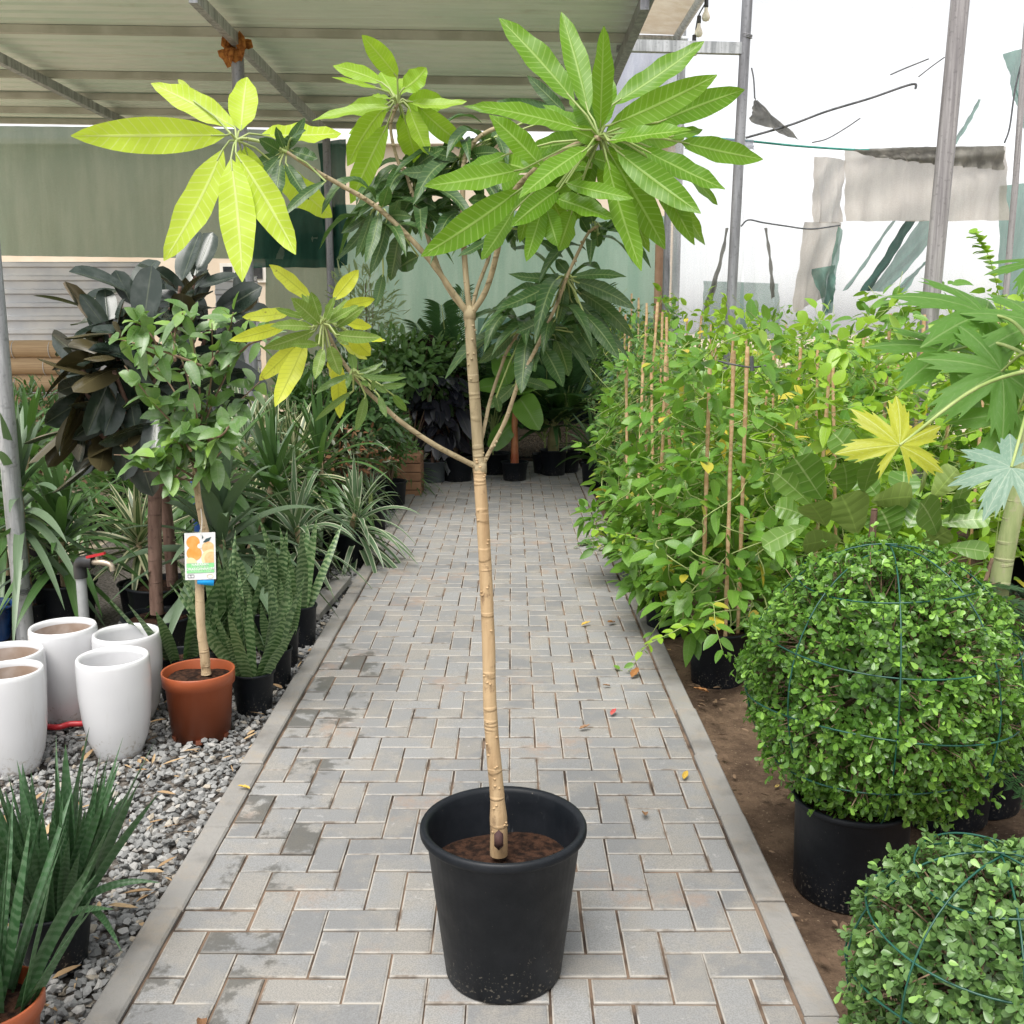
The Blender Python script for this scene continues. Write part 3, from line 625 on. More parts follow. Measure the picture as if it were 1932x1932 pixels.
def pot(root, c, rt, rb, h, mat=None, soil=True, soil_d=.05, rim='roll', name='pot', notch=False, scale_soil=1.):
    """pot with a rim and a wall of real thickness, its soil a sub-part"""
    mat = mat or M['black_pot']; mb = MB(); r_ = rt
    if rim == 'roll':
        pr = [(0, .008), (rb * .97, .008), (rb * .985, 0), (rb, .004), (rb + (rt * .93 - rb) * .97, h * .93), (rt * .935, h * .935), (rt * .985, h * .94), (rt, h * .955), (rt, h * .982), (rt * .985, h * .997), (rt * .955, h), (rt * .915, h * .99), (rt * .9, h * .97), (rt * .885, h * .9), (rb * .93, .02), (0, .02)]
    elif rim == 'band':
        pr = [(0, .008), (rb * .97, .008), (rb, 0), (rb + (rt * .94 - rb) * .8, h * .8), (rt * .945, h * .805), (rt * .985, h * .81), (rt, h * .99), (rt * .99, h), (rt * .955, h), (rt * .945, h * .985), (rt * .9, h * .8), (rb * .93, .02), (0, .02)]
    elif rim == 'vase':
        pr = [(0, .0), (rb * .93, 0), (rb, .012), (rb * 1.16, h * .16), (rt * .93, h * .42), (rt * .985, h * .65), (rt * 1.0, h * .8), (rt * .99, h * .93), (rt * 1.0, h * .965), (rt * .985, h * .99), (rt * .94, h), (rt * .86, h * .995), (rt * .825, h * .97), (rt * .82, h * .9), (rt * .84, h * .8), (rt * .8, h * .45), (rb * .9, .03), (0, .03)]
    lathe(mb, pr, 56, c); o = part(name, mb, mat, root)
    if notch:
        pass
    if soil:
        sb = MB(); zz = c[2] + h - soil_d; rr = (rt * .885 if rim != 'vase' else rt * .8) * (1 - soil_d / h * .15) * .995
        ph = random.random() * 6
        def fn(a, b):
            q = a * 6.2832; r0 = rr * b
            return (c[0] + r0 * math.cos(q), c[1] + r0 * math.sin(q), zz + .007 * math.sin(r0 * 40 + q * 3 + ph) * b + .01 * (1 - b) + random.uniform(-.003, .003) * (b < 1))
        sheet(sb, fn, 28, 8); part('soil', sb, M['potsoil'], o)
    return o

# ================================================================== MANGO TREE IN THE MIDDLE
LM = {}
LM['A'] = leaf_mat('young_mango_leaf', (.43, .58, .045), (.50, .64, .07), (.72, .80, .36), .55, 15, .42, .38, (.74, .95, .08), .25, midw=1.6)
LM['B'] = leaf_mat('lime_mango_leaf', (.20, .36, .02), (.28, .44, .035), (.50, .62, .2), .55, 15, .36, .33, (.52, .80, .05), .25, midw=1.6)
LM['C'] = leaf_mat('fresh_mango_leaf', (.085, .205, .010), (.14, .285, .018), (.38, .53, .15), .6, 16, .36, .30, (.36, .64, .035), .25, midw=1.6)
LM['C'] = LM['C']
LM['D'] = leaf_mat('old_mango_leaf', (.028, .075, .02), (.05, .115, .03), (.24, .32, .12), .55, 14, .36, .2, (.12, .26, .04), .32, dust=.08, midw=1.8)
LM['O'] = leaf_mat('olive_mango_leaf', (.12, .21, .03), (.18, .28, .05), (.42, .50, .2), .55, 14, .38, .25, (.26, .42, .05), .3, midw=1.8)
LM['Y'] = leaf_mat('yellowing_mango_leaf', (.52, .60, .04), (.62, .66, .06), (.28, .34, .03), .5, 15, .4, .36, (.78, .84, .08), .4, midw=1.4, spot=(.1, .05, .02))
LM['G'] = leaf_mat('green_mango_leaf', (.08, .16, .03), (.13, .22, .05), (.36, .45, .2), .5, 14, .36, .3, (.2, .36, .05), .45)
c1 = lambda x, y: (x * .33069, y * .33069)
c2 = lambda x, y: (638.9 + x * .33069, y * .33069)
c5 = lambda x, y: (638.9 + x * .33069, 638.9 + y * .33069)
c6 = lambda x, y: (1086.1 + x * .19841, y * .19841)
c8 = lambda x, y: (383.3 + x * .19841, 479.2 + y * .19841)
YT = 2.34
base = gp(942, 1860); tx_ = base.x; PB = (0.0, YT, 0.0)
pc = gp(952, 1862); PB = (pc.x, YT, .003)
tree = thing('potted_mango_tree', 'tall mango sapling in a black pot in the middle of the path', 'potted tree', PB)
# its pot : rim centre 1553, outer rim width 315
rim_z = at(948, 1553, YT).z; rt = 157.5 * mpp(948, 1553, YT); rb_ = 108 * mpp(952, 1870, YT)
mango_pot = pot(tree, (at(950, 1700, YT).x, YT, .003), rt, rb_, rim_z, soil_d=.115)
def chain(pts, Ys, k=5):
    return smooth_pts([at(u, v, y) for (u, v), y in zip(pts, Ys)], k)
tp = [(941, 1612), (941, 1560), (938, 1500), (929, 1400), (924, 1320), (922, 1220), (917, 1100), (912, 1000), (905, 900), (904, 878)]
tb = MB(); pts = chain(tp, [YT] * len(tp), 6); k = len(pts); rad = np.interp(np.linspace(0, 1, k), [0, .08, .15, .2, .5, 1], [17.5, 17.5, 17, 14.5, 12.6, 11.2]) * mpp(930, 1200, YT)
rad = rad * (1 + .014 * np.sin(np.arange(k) * .9) + .010 * rng.normal(size=k)); tube(tb, pts, rad, 18)
for i in range(34):                                     # leaf scars and buds
    j = random.randrange(3, k - 2); a = random.uniform(-2.7, -.4); rr = rad[j]; c_ = np.array(tuple(pts[j])) + np.array([rr * math.cos(a), rr * math.sin(a), random.uniform(-.02, .02)])
    tb.add(IV * np.array([.0042, .0035, .0028]) + c_, IF)
trunk = part('trunk', tb, M['bark'], tree)
wound = MB(); wc = at(941, 1585, YT - .042); wound.add(IV * np.array([.013, .006, .03]) + np.array(tuple(wc)), IF); part('trunk_wound', wound, plain('dark_wound', (.05, .02, .02), (.1, .05, .04), .8, 30), trunk)
tb = MB(); pts = chain([(904, 880), (899, 800), (892, 700), (888, 640), (885, 590)], [YT] * 5, 6); k = len(pts); tube(tb, pts, np.linspace(11, 9.6, k) * mpp(900, 700, YT) * (1 + .01 * rng.normal(size=k)), 16)
tb.add(IV * np.array([.0165, .0165, .024]) + np.array(tuple(at(886, 593, YT))), IF); tb.add(IV * np.array([.019, .018, .026]) + np.array(tuple(at(905, 882, YT))), IF)
for i in range(9):
    j = random.randrange(2, k - 2); a = random.uniform(-2.7, -.4); rr = .0125; c_ = np.array(tuple(pts[j])) + np.array([rr * math.cos(a), rr * math.sin(a), 0]); tb.add(IV * np.array([.0038, .0035, .003]) + c_, IF)
stem = part('upper_stem', tb, M['bark_grey'], tree)
BR = {}
def branch(key, pts, Ys, r0, r1, mat='bark_grey'):
    b = MB(); P = chain(pts, Ys, 6); k = len(P); s = mpp(900, 500, YT); tube(b, P, np.linspace(r0, r1, k) * s * (1 + .04 * rng.normal(size=k)), 10)
    for i in range(k // 3):
        j = random.randrange(1, k - 1); b.add(IV * .0034 + np.array(tuple(P[j])) + np.array([random.uniform(-.004, .004), -.004, 0]), IF)
    BR[key] = part('branch', b, M[mat] if mat in M else mat, tree)
def cluster(key, mat, hub, lv, conv, Yh, sc, spread=.1, petiole=True, W=1., prof='lance', dtip=0., bow=0.):
    """leaf cluster: (base xy, tip xy, width, bow) each leaf at its own depth round the hub"""
    mb = MB(); lg = MB(); H = at(*conv(*hub), Yh); P = []; D = []; N = []; L = []; Wd = []; Bn = []
    for it in lv:
        (bx, by), (tx, ty), wd = it[:3]; bw = it[3] if len(it) > 3 else bow; dz = it[4] if len(it) > 4 else random.uniform(-spread, spread)
        yb_ = Yh + dz * .35; b = at(*conv(bx, by), yb_); tp_ = at(*conv(tx, ty), yb_ + dz + dtip)
        s = mpp(*conv(tx, ty), Yh) * sc; d = tp_ - b; l = d.length; dn = d.normalized()
        view = Vector((0, -1, 0)); side = view.cross(dn)      # sideways direction of the bow
        bv = Vector(side) * bw * l * -1
        # the bow bends out early and returns: direction aimed off, bend brings the tip back
        D.append(tuple((d - bv) / l)); Bn.append(tuple(bv)); P.append(tuple(b)); L.append((d - bv).length); Wd.append(wd * s * W * 1.03)
        nv = Vector((random.uniform(-.45, .45), -1, random.uniform(-.2, .8))); N.append(tuple(nv))
        if petiole:
            mid = (H + b) / 2 + Vector((0, .0, .008)); tube(lg, [H, mid, b, b + dn * min(.03, l * .1)], [.0028, .0022, .0021, .0015], 6)
    leaves(mb, P, D, N, L, Wd, prof, 12, Bn, fold=.2, c=2, wave=.07, wn=3)
    mats = [LM[mat], M['green_stem']]
    if lg.n:
        for V, Fc, A in zip(lg.V, lg.F, lg.A): pass
        off = mb.n; mb.V += lg.V; mb.A += lg.A; mb.F += [f + off for f in lg.F]; mb.M += [np.full(len(f), 1) for f in lg.F]; mb.n += lg.n
    return part('leaf_cluster', mb, mats, BR[key])

# branches
branch('A', [(883, 592), (855, 552), (800, 478), (715, 394), (639, 347), (600, 325), (541, 287)], [2.34, 2.33, 2.31, 2.3, 2.28, 2.27, 2.25], 6.2, 3.2)
branch('A2', [(541, 287), (500, 270), (465, 262), (446, 264)], [2.25, 2.24, 2.23, 2.22], 3.2, 3, M['green_stem'])
branch('B', [(882, 592), (845, 543), (818, 480), (797, 413), (778, 364), (765, 325), (751, 305), (737, 240), (751, 195)], [2.34, 2.36, 2.38, 2.4, 2.4, 2.4, 2.4, 2.38, 2.37], 5, 2.6)
branch('M', [(886, 590), (879, 520), (874, 440), (873, 370), (876, 304), (897, 265), (930, 244), (965, 235)], [2.34, 2.35, 2.36, 2.37, 2.38, 2.4, 2.42, 2.45], 6, 4)
branch('C', [(890, 592), (918, 545), (938, 475), (950, 413), (973, 357), (1035, 300), (1110, 262), (1131, 261)], [2.34, 2.32, 2.29, 2.26, 2.22, 2.17, 2.13, 2.1], 6, 4)
branch('C2', [(888, 590), (902, 540), (922, 486), (930, 440), (960, 380), (990, 350)], [2.34, 2.36, 2.37, 2.37, 2.34, 2.3], 4, 3)
branch('E', [(902, 882), (890, 876), (821, 840), (758, 797), (721, 764), (690, 735), (660, 700), (640, 670), (608, 607)], [2.34, 2.33, 2.31, 2.29, 2.28, 2.27, 2.26, 2.25, 2.23], 5.6, 3)
branch('F', [(910, 878), (930, 840), (955, 790), (977, 726), (1000, 680), (1020, 640), (1050, 575), (1069, 524), (1090, 478), (1110, 440), (1128, 427)], [2.34, 2.33, 2.32, 2.31, 2.31, 2.3, 2.3, 2.3, 2.3, 2.31, 2.32], 4.4, 2.6)
branch('G', [(904, 850), (914, 805), (925, 755), (943, 700), (958, 660), (985, 620), (1015, 600)], [2.34, 2.36, 2.38, 2.4, 2.41, 2.42, 2.43], 4, 2.6)

cluster('A2', 'A', (1350, 800), [((1290, 772), (405, 775), 190, 0, -.06), ((1340, 728), (862, 475), 155, -.06, .05), ((1375, 745), (1410, 440), 165, .04, .08), ((1110, 580), (1015, 455), 70, 0, .12),
    ((1272, 852), (935, 1488), 185, .10, -.05), ((1318, 905), (1382, 1608), 188, .05, -.1), ((1345, 870), (1687, 1452), 185, .07, -.08), ((1395, 830), (1568, 1362), 150, .04, .05),
    ((1560, 930), (1895, 1240), 185, -.05, .1), ((1490, 770), (1948, 762), 165, -.05, .1), ((1375, 850), (1420, 1010), 90, 0, .04)], c1, 2.22, 1.6534 * .2, .1, W=1.0)
cluster('A', 'D', (1640, 870), [((1635, 855), (1740, 672), 62), ((1620, 850), (1575, 722), 52), ((1660, 790), (1745, 745), 55), ((1600, 865), (1478, 790), 75), ((1660, 860), (1812, 905), 80), ((1590, 880), (1418, 975), 70),
    ((1600, 890), (1488, 1022), 62), ((1600, 920), (1557, 1192), 85, .05), ((1630, 930), (1762, 1140), 75, -.06), ((1860, 1035), (1612, 1240), 55, -.22), ((1640, 840), (1660, 770), 60)], c1, 2.26, .33069, .06)
cluster('B', 'B', (340, 590), [((335, 440), (132, 200), 115, -.05), ((245, 470), (-32, 375), 95, -.08), ((225, 505), (-40, 440), 40), ((365, 510), (500, 385), 125, -.25), ((320, 545), (240, 410), 120), ((390, 580), (732, 578), 80, -.2),
    ((295, 612), (-152, 690), 75, -.14), ((272, 600), (50, 947), 135, -.16), ((278, 712), (68, 1162), 145, -.05), ((378, 680), (455, 962), 125), ((400, 610), (512, 882), 110, -.05), ((450, 600), (735, 840), 115, -.14), ((300, 560), (192, 548), 50), ((345, 550), (420, 420), 70, 0, .1)], c2, 2.37, .33069, .1)
cluster('C', 'C', (1490, 790), [((1345, 580), (915, 103), 165, -.06, .06), ((1425, 640), (1270, 68), 145, -.05, .1), ((1492, 742), (1513, 148), 132, 0, -.06), ((1390, 740), (765, 600), 130, -.07, -.08), ((1350, 720), (712, 607), 90, -.05, .05),
    ((1487, 805), (1328, 735), 95), ((1165, 960), (858, 655), 140, -.08, .0), ((1422, 842), (1030, 1132), 130, -.1, -.12), ((1055, 965), (488, 1062), 145, .06, -.08), ((960, 880), (650, 1010), 95, 0, .05), ((1030, 1085), (470, 1462), 165, .06, -.1),
    ((1262, 1075), (985, 1292), 120, -.06, -.06), ((1170, 1165), (1070, 1492), 105, 0, -.05), ((1000, 1200), (815, 1482), 125, .05, .0), ((1185, 1185), (1250, 1405), 120), ((1335, 1200), (1255, 1432), 150, 0, .05), ((1210, 1120), (1562, 1250), 140, .05, -.05),
    ((1295, 1045), (1682, 1132), 90, -.05, -.08), ((1420, 890), (1617, 955), 110, 0, .05), ((1535, 855), (1862, 1422), 175, .04, .03), ((1530, 905), (1727, 1547), 150, -.06, -.06), ((1540, 1000), (1682, 1332), 140, 0, .08), ((1440, 960), (1130, 900), 90, 0, .1),
    ((1300, 900), (1120, 1000), 110, 0, .12), ((1400, 1000), (1240, 1090), 100, 0, .1)], c2, 2.12, .33069, .09)
cluster('C', 'C', (230, 1290), [((345, 1000), (1222, 393), 265, -.06, .04), ((330, 1190), (1347, 712), 265, -.06, -.03), ((780, 1165), (1607, 853), 245, .05, .06), ((310, 1340), (1097, 1237), 230, .05, -.08), ((900, 1300), (1207, 1230), 130, 0, .05),
    ((1000, 1350), (1782, 1515), 235, -.04, .08), ((640, 1420), (1422, 1800), 235, -.04, -.02), ((390, 1430), (1190, 2030), 250, -.05, -.1), ((950, 1500), (1350, 1950), 150, 0, .1), ((700, 1500), (1130, 2330), 220, 0, .08), ((900, 1800), (1230, 2330), 170, 0, .12), ((300, 1450), (700, 2400), 200, 0, .1)], c6, 2.10, .19841, .08, petiole=True)
cluster('M', 'D', (700, 900), [((690, 900), (478, 838), 65, .25), ((690, 910), (525, 945), 55, .15), ((640, 960), (350, 985), 85, .15), ((690, 960), (535, 1032), 80, .12), ((740, 890), (930, 880), 75, .25), ((720, 950), (860, 930), 60, .1), ((690, 940), (580, 1080), 70), ((730, 960), (820, 1060), 80),
    ((1240, 620), (903, 575), 85, .12), ((1230, 620), (1010, 590), 80, .2), ((1300, 650), (1075, 430), 70, 0), ((900, 780), (1000, 830), 60)], c2, 2.42, .33069, .08)
cluster('B', 'D', (420, 1010), [((400, 1010), (90, 1085), 72, .2), ((400, 1000), (228, 1122), 82, .1), ((430, 1010), (555, 975), 82, .2), ((420, 1030), (290, 1150), 70, .1), ((390, 1020), (140, 1112), 65, .15), ((400, 960), (385, 880), 60), ((430, 960), (600, 850), 75, .15), ((440, 1060), (360, 1230), 85, .1),
    ((460, 1150), (556, 1190), 75, .3), ((480, 1180), (700, 1222), 75, .22), ((480, 1200), (540, 1335), 70), ((470, 1200), (512, 1300), 60), ((440, 1190), (440, 1340), 60), ((500, 1230), (640, 1130), 60, .15)], c2, 2.44, .33069, .09)
cluster('A', 'D', (240, 1200), [((220, 1180), (-15, 1482), 62, .22), ((210, 1190), (15, 1330), 62, .2), ((190, 1200), (95, 1472), 55, .12), ((230, 1200), (150, 1502), 68, .14), ((250, 1180), (285, 1060), 70), ((280, 1240), (180, 1565), 70, .12), ((345, 1335), (295, 1602), 105, .04), ((455, 1462), (338, 1532), 105, -.08), ((255, 1560), (208, 1752), 62, .05),
    ((280, 1230), (420, 1240), 55, .2), ((240, 1180), (340, 1120), 55, .15)], c2, 2.34, .33069, .08)
cluster('F', 'D', (1300, 1590), [((1285, 1580), (968, 1562), 62, .2), ((1240, 1600), (900, 1762), 85, .16), ((1330, 1580), (1642, 1580), 65, .18), ((1340, 1600), (1692, 1765), 85, .2), ((1350, 1650), (1682, 1932), 90, .22), ((1290, 1600), (1325, 1760), 75), ((1310, 1560), (1240, 1480), 70), ((1330, 1570), (1440, 1730), 60, .15), ((1260, 1630), (1000, 1715), 70, .2), ((1290, 1640), (1250, 1850), 80, .1),
    ((1220, 1750), (890, 1880), 75, .2), ((1230, 1780), (1010, 1900), 70, .15), ((1320, 1700), (1440, 1945), 85, .1), ((1240, 1820), (1090, 1990), 80, .1), ((1360, 1720), (1560, 1960), 80, .18), ((1400, 1790), (1600, 2050), 80, .15)], c2, 2.32, .33069, .09)
cluster('F', 'D', (1470, 1300), [((1460, 1320), (1545, 1290), 70, .1), ((1470, 1290), (1480, 1410), 75), ((1490, 1290), (1615, 1320), 55, .15), ((1430, 1330), (1380, 1240), 55), ((1480, 1340), (1610, 1235), 50, .1), ((1450, 1270), (1430, 1190), 80)], c2, 2.34, .33069, .06)
cluster('C2', 'D', (980, 1300), [((960, 1300), (1010, 1430), 60), ((1000, 1280), (1120, 1330), 60), ((1140, 1370), (1280, 1470), 70, .1), ((880, 1350), (680, 1465), 60, .1), ((940, 1250), (760, 1190), 80, .1), ((860, 1150), (740, 1140), 70)], c2, 2.37, .33069, .08)
cluster('G', 'D', (1060, -40), [((1070, -40), (1040, 312), 105, .03, -.08), ((1000, -30), (800, 140), 70, .1), ((1010, 258), (838, 395), 70, .16), ((1160, 40), (1280, 275), 95, .12), ((1230, -20), (1312, 215), 100, .12), ((1380, -30), (1465, 115), 85, .12), ((1300, -60), (1390, 60), 80, .1), ((900, 330), (920, 420), 45), ((1040, 240), (1200, 290), 60, .15), ((980, 0), (900, 110), 65), ((1100, 20), (1120, 190), 80)], c5, 2.38, .33069, .09)
cluster('E', 'Y', (1130, 640), [((1030, 430), (628, 103), 155, -.06, .06), ((1240, 440), (1480, 153), 145, .03, .06), ((1300, 500), (1632, 430), 115, -.08, .05), ((1330, 640), (1602, 692), 115, -.05, .06), ((850, 550), (372, 600), 135, .08, .02), ((810, 670), (252, 822), 125, .05, -.04),
    ((900, 850), (533, 1202), 155, .04, .03), ((970, 840), (683, 1452), 195, .03, -.06), ((1270, 1000), (1300, 1562), 150, 0, .04), ((1390, 760), (1592, 965), 165, -.06, .05), ((1470, 790), (1732, 822), 75, 0, .02), ((1190, 1000), (1280, 1300), 110, 0, .08), ((1280, 800), (1560, 1000), 130, -.06, .08)], c8, 2.26, .19841, .05)
cluster('E', 'O', (1140, 660), [((1110, 670), (833, 418), 145, -.03, -.06), ((1105, 600), (1025, 358), 105), ((1060, 580), (938, 378), 75), ((1160, 630), (1252, 408), 95), ((1180, 645), (1372, 428), 65), ((1180, 655), (1477, 488), 105, -.04), ((1265, 695), (1537, 498), 105, .05), ((1260, 765), (1692, 792), 115, -.1), ((950, 605), (688, 518), 75, .03), ((1040, 695), (638, 690), 115, -.12),
    ((1065, 730), (568, 897), 125, .08), ((1100, 860), (818, 858), 75, -.04), ((1110, 750), (1115, 885), 95), ((1140, 890), (1065, 1192), 105), ((1200, 870), (1302, 1152), 135, -.04), ((1265, 790), (1387, 862), 55), ((1180, 700), (1290, 760), 70)], c8, 2.2, .19841, .06)
cluster('E', 'G', (1430, 1140), [((1450, 1130), (1712, 1030), 55, -.3), ((1480, 1140), (1935, 1172), 60, -.25), ((1460, 1120), (1740, 1085), 50, -.25), ((1490, 1150), (1900, 1130), 50, -.3), ((1440, 1110), (1400, 915), 85), ((1400, 1150), (1060, 1335), 65, -.2), ((1430, 1300), (1060, 1592), 62, -.08), ((1545, 1345), (1450, 1682), 90, .12), ((1690, 1250), (1932, 1232), 60, -.25), ((1800, 1335), (1937, 1490), 80, -.1), ((1670, 1345), (1742, 1552), 65),
    ((1620, 1235), (1752, 1322), 60), ((1400, 1130), (1370, 1280), 60), ((1600, 1290), (1640, 1200), 60), ((1520, 1200), (1560, 1260), 60)], c8, 2.25, .19841, .07)

# more of the old drooping leaves in the middle of the crown
def droops(key, hub, Y, n, conv, mat='D', L=(.11, .19)):
    mb = MB(); H = np.array(tuple(at(*conv(*hub), Y))); a = np.arange(n) * 2.4 + random.random() * 6; e = rng.uniform(.1, .9, n)
    D = np.column_stack([np.cos(a) * np.cos(e), np.sin(a) * np.cos(e) * .8, np.sin(e)]); l = rng.uniform(L[0], L[1], n)
    leaves(mb, H + D * .02 + np.column_stack([np.zeros(n), np.zeros(n), rng.uniform(-.06, .02, n)]), D, np.array([0, -.35, 1.]) + rng.normal(size=(n, 3)) * .2, l, l * .2, 'lance', 12, np.array([0, 0, -1.]) * (l * rng.uniform(.6, 1.1, n))[:, None], fold=.4, c=2, wave=.05)
    part('leaf_cluster', mb, LM[mat], BR[key])
for key, hub, Y, n in (('M', (700, 880), 2.45, 12), ('B', (430, 1000), 2.46, 12), ('B', (460, 1180), 2.42, 10), ('A', (230, 1190), 2.36, 9), ('M', (715, 1130), 2.42, 9), ('M', (860, 760), 2.45, 9), ('F', (1290, 1600), 2.35, 8), ('F', (1230, 1770), 2.36, 10), ('C2', (960, 1280), 2.4, 7), ('F', (1450, 1310), 2.36, 6)):
    droops(key, hub, Y, n, c2)
droops('G', (1040, -20), 2.42, 10, c5)

# fuller whorl behind the big right hand cluster
for key, mat, hub, Y, n, r0, r1 in (('C', 'C', (1480, 800), 2.2, 22, 60, 480), ('B', 'B', (340, 600), 2.43, 6, 50, 330), ('C', 'C', (1150, 1000), 2.22, 12, 40, 380)):
    lv = []
    for i in range(n):
        a = i * 2.39996 + random.random() * .5; rr = r1 * random.uniform(.75, 1.1); ca, sa = math.cos(a), math.sin(a); lv.append(((hub[0] + ca * r0, hub[1] + sa * r0), (hub[0] + ca * rr, hub[1] + sa * rr * .85 + 70), random.uniform(95, 140), random.uniform(-.08, .08), random.uniform(.02, .16)))
    cluster(key, mat, hub, lv, c2, Y, .33069, .05)
# ================================================================== LEFT SIDE
def px_pot(u, vb, vr, wr, ratio=.76, Yoff=0.):
    """ground point, rim radius and height of a pot seen with its foot at (u,vb), its rim centre at v=vr"""
    g0 = gp(u, vb, -.03); s = mpp(u, vb, g0.y); rt = wr / 2 * s; Y = g0.y + rt * ratio; z = at(u, vr, Y).z
    return (at(u, vb, Y).x, Y, -.035), rt, rt * ratio, z + .035

# ---- white glazed planters
WP = [('white glazed planter in front, with clean rim, next to the orange pot', 227, 1438, 1237, 133), ('white glazed planter at the left edge, front one with stained raw clay inside', 36, 1468, 1262, 122),
      ('tall white glazed planter with drip marks inside, standing behind the others', 134, 1372, 1180, 122), ('white glazed planter behind the front one, nearest the orange tree', 251, 1372, 1192, 124), ('white glazed planter at the left edge, half hidden behind the stained one', 28, 1420, 1228, 136)]
for lb, u, vb, vr, wr in WP:
    c_, rt, rb, h = px_pot(u, vb, vr, wr, .66)
    root = thing('white_planter', lb, 'planter', c_, 'white glazed planters')
    mb = MB(); pr = [(0, .0), (rb * .9, 0), (rb * .97, .008), (rb * 1.05, .03), (rt * .84, h * .2), (rt * .95, h * .42), (rt * 1.0, h * .65), (rt * 1.01, h * .82), (rt * 1.0, h * .95), (rt * .985, h * .985), (rt * .955, h), (rt * .9, h * .995), (rt * .865, h * .975), (rt * .86, h * .94)]
    lathe(mb, pr, 64, c_); b_ = part('glazed_body', mb, M['white_glaze'], root)
    mb = MB(); lathe(mb, [(rt * .86, h * .94), (rt * .875, h * .8), (rt * .86, h * .6), (rt * .6, h * .15), (0, h * .12)], 48, c_); part('clay_lining', mb, M['clay_inside'] if ('stained' in lb or 'drip' in lb) else M['white_glaze'], b_)
# ---- blue glazed pot, hose, tap
c_, rt, rb, h = px_pot(-18, 1215, 1140, 104, .7); root = thing('blue_pot', 'deep blue glazed pot cut by the left edge behind the white planters', 'pot', c_); pot(root, c_, rt, rb, h, M['blue_glaze'], rim='roll')
a, b2 = gp(96, 1372, .0), gp(168, 1364, .0)
mb = MB(); tube(mb, smooth_pts([a + Vector((-.25, .1, 0)), a, (a + b2) / 2 + Vector((0, 0, .004)), b2, b2 + Vector((.2, .12, -.01))], 6), .012, 12); single('red_hose', mb, plain('red_plastic', (.5, .02, .03), (.6, .04, .05), .35), 'red hose lying on gravel between the white planters', 'hose')
tb_ = gp(151, 1235, -.03); Yt = tb_.y; root = thing('garden_tap', 'outdoor tap with red lever on a grey upright pipe behind the white planters', 'tap', tb_)
top = at(151, 1068, Yt); r_ = 9.5 * mpp(151, 1100, Yt)
mb = MB(); tube(mb, [(top.x, Yt, -.05), (top.x, Yt, top.z - .02)], r_, 16); part('riser_pipe', mb, plain('grey_pvc', (.3, .31, .31), (.38, .39, .39), .4), root)
mb = MB(); tube(mb, smooth_pts([(top.x, Yt, top.z - .06), (top.x, Yt, top.z), (top.x + .02, Yt - .01, top.z + .025), (top.x + .075, Yt - .02, top.z + .025)], 5), r_ * 1.25, 16); part('elbow', mb, M['black_plastic'], root)
mb = MB(); sx0 = top.x + .07; tube(mb, smooth_pts([(sx0, Yt - .02, top.z + .025), (sx0 + .05, Yt - .03, top.z + .027), (sx0 + .095, Yt - .035, top.z + .015), (sx0 + .105, Yt - .035, top.z - .015)], 5), [.016] * 8 + [.014] * 8, 14); tube(mb, [(sx0 + .03, Yt - .028, top.z + .02), (sx0 + .03, Yt - .028, top.z + .055)], .011, 10); part('spout', mb, plain('brass', (.5, .42, .32), (.6, .52, .42), .35, metal=.7), root)
mb = MB(); beam(mb, (sx0 - .02, Yt - .03, top.z + .052), (sx0 + .075, Yt - .045, top.z + .075), .018, .012); part('lever', mb, plain('red_lever', (.5, .02, .03), (.55, .03, .04), .35), root)
# ---- grey slab leaning by the gravel
a = gp(612, 1150, -.03); mb = MB(); box(mb, (-.055, -.35, -.02), (.055, .35, .02), .004); o = single('concrete_slab', mb, M['kerb'], 'pale concrete slab lying beside the snake plants', 'slab', loc=(0, 0, 0), smooth=False); o.location = (a.x, a.y + .1, .02); o.rotation_euler = (.06, 0, -.1)

# ---- snake plants
SN = leaf_mat('banded_snake_leaf', (.045, .10, .035), (.075, .15, .05), nlat=0, vs=0, rough=.42, trans=.1, tcol=(.1, .25, .04), bands=(.20, .28, .13))
SD = leaf_mat('dark_snake_leaf', (.03, .085, .03), (.06, .14, .055), nlat=0, vs=0, rough=.4, trans=.1, tcol=(.1, .2, .05), bands=(.075, .14, .07))
def snake(label, c_, rt, rb, h, n, L, W, mat, spread=.5, potmat=None, dead=0, twist=.25, rim='roll', extra=None):
    root = thing('snake_plant', label, 'snake plant', c_, 'snake plants in pots on the left')
    pot(root, c_, rt, rb, h, potmat, soil_d=.03, rim=rim)
    mb = MB(); a = rng.random(n) * 6.283; rr = rt * .75 * np.sqrt(rng.random(n)); z0 = c_[2] + h - .035
    P = np.column_stack([c_[0] + rr * np.cos(a), c_[1] + rr * np.sin(a), np.full(n, z0)])
    out = np.column_stack([np.cos(a), np.sin(a), np.zeros(n)]); lean = (rr / rt) * spread * rng.uniform(.4, 1.4, n)
    D = nz(out * lean[:, None] + np.array([0, 0, 1]) + rng.normal(size=(n, 3)) * .06); Ln = L * rng.uniform(.55, 1.05, n)
    N = nz(np.column_stack([np.cos(a + rng.normal(size=n) * .8), np.sin(a + rng.normal(size=n) * .8), np.zeros(n)]) + np.array([0, -.5, .1]))
    B = out * (Ln * lean * .25)[:, None]
    leaves(mb, P, D, N, Ln, W * rng.uniform(.75, 1.15, n), 'sword', 12, B, fold=.35, c=2, wave=.03, wn=1.5)
    if extra is not None: extra(mb)
    part('foliage', mb, mat, root); return root
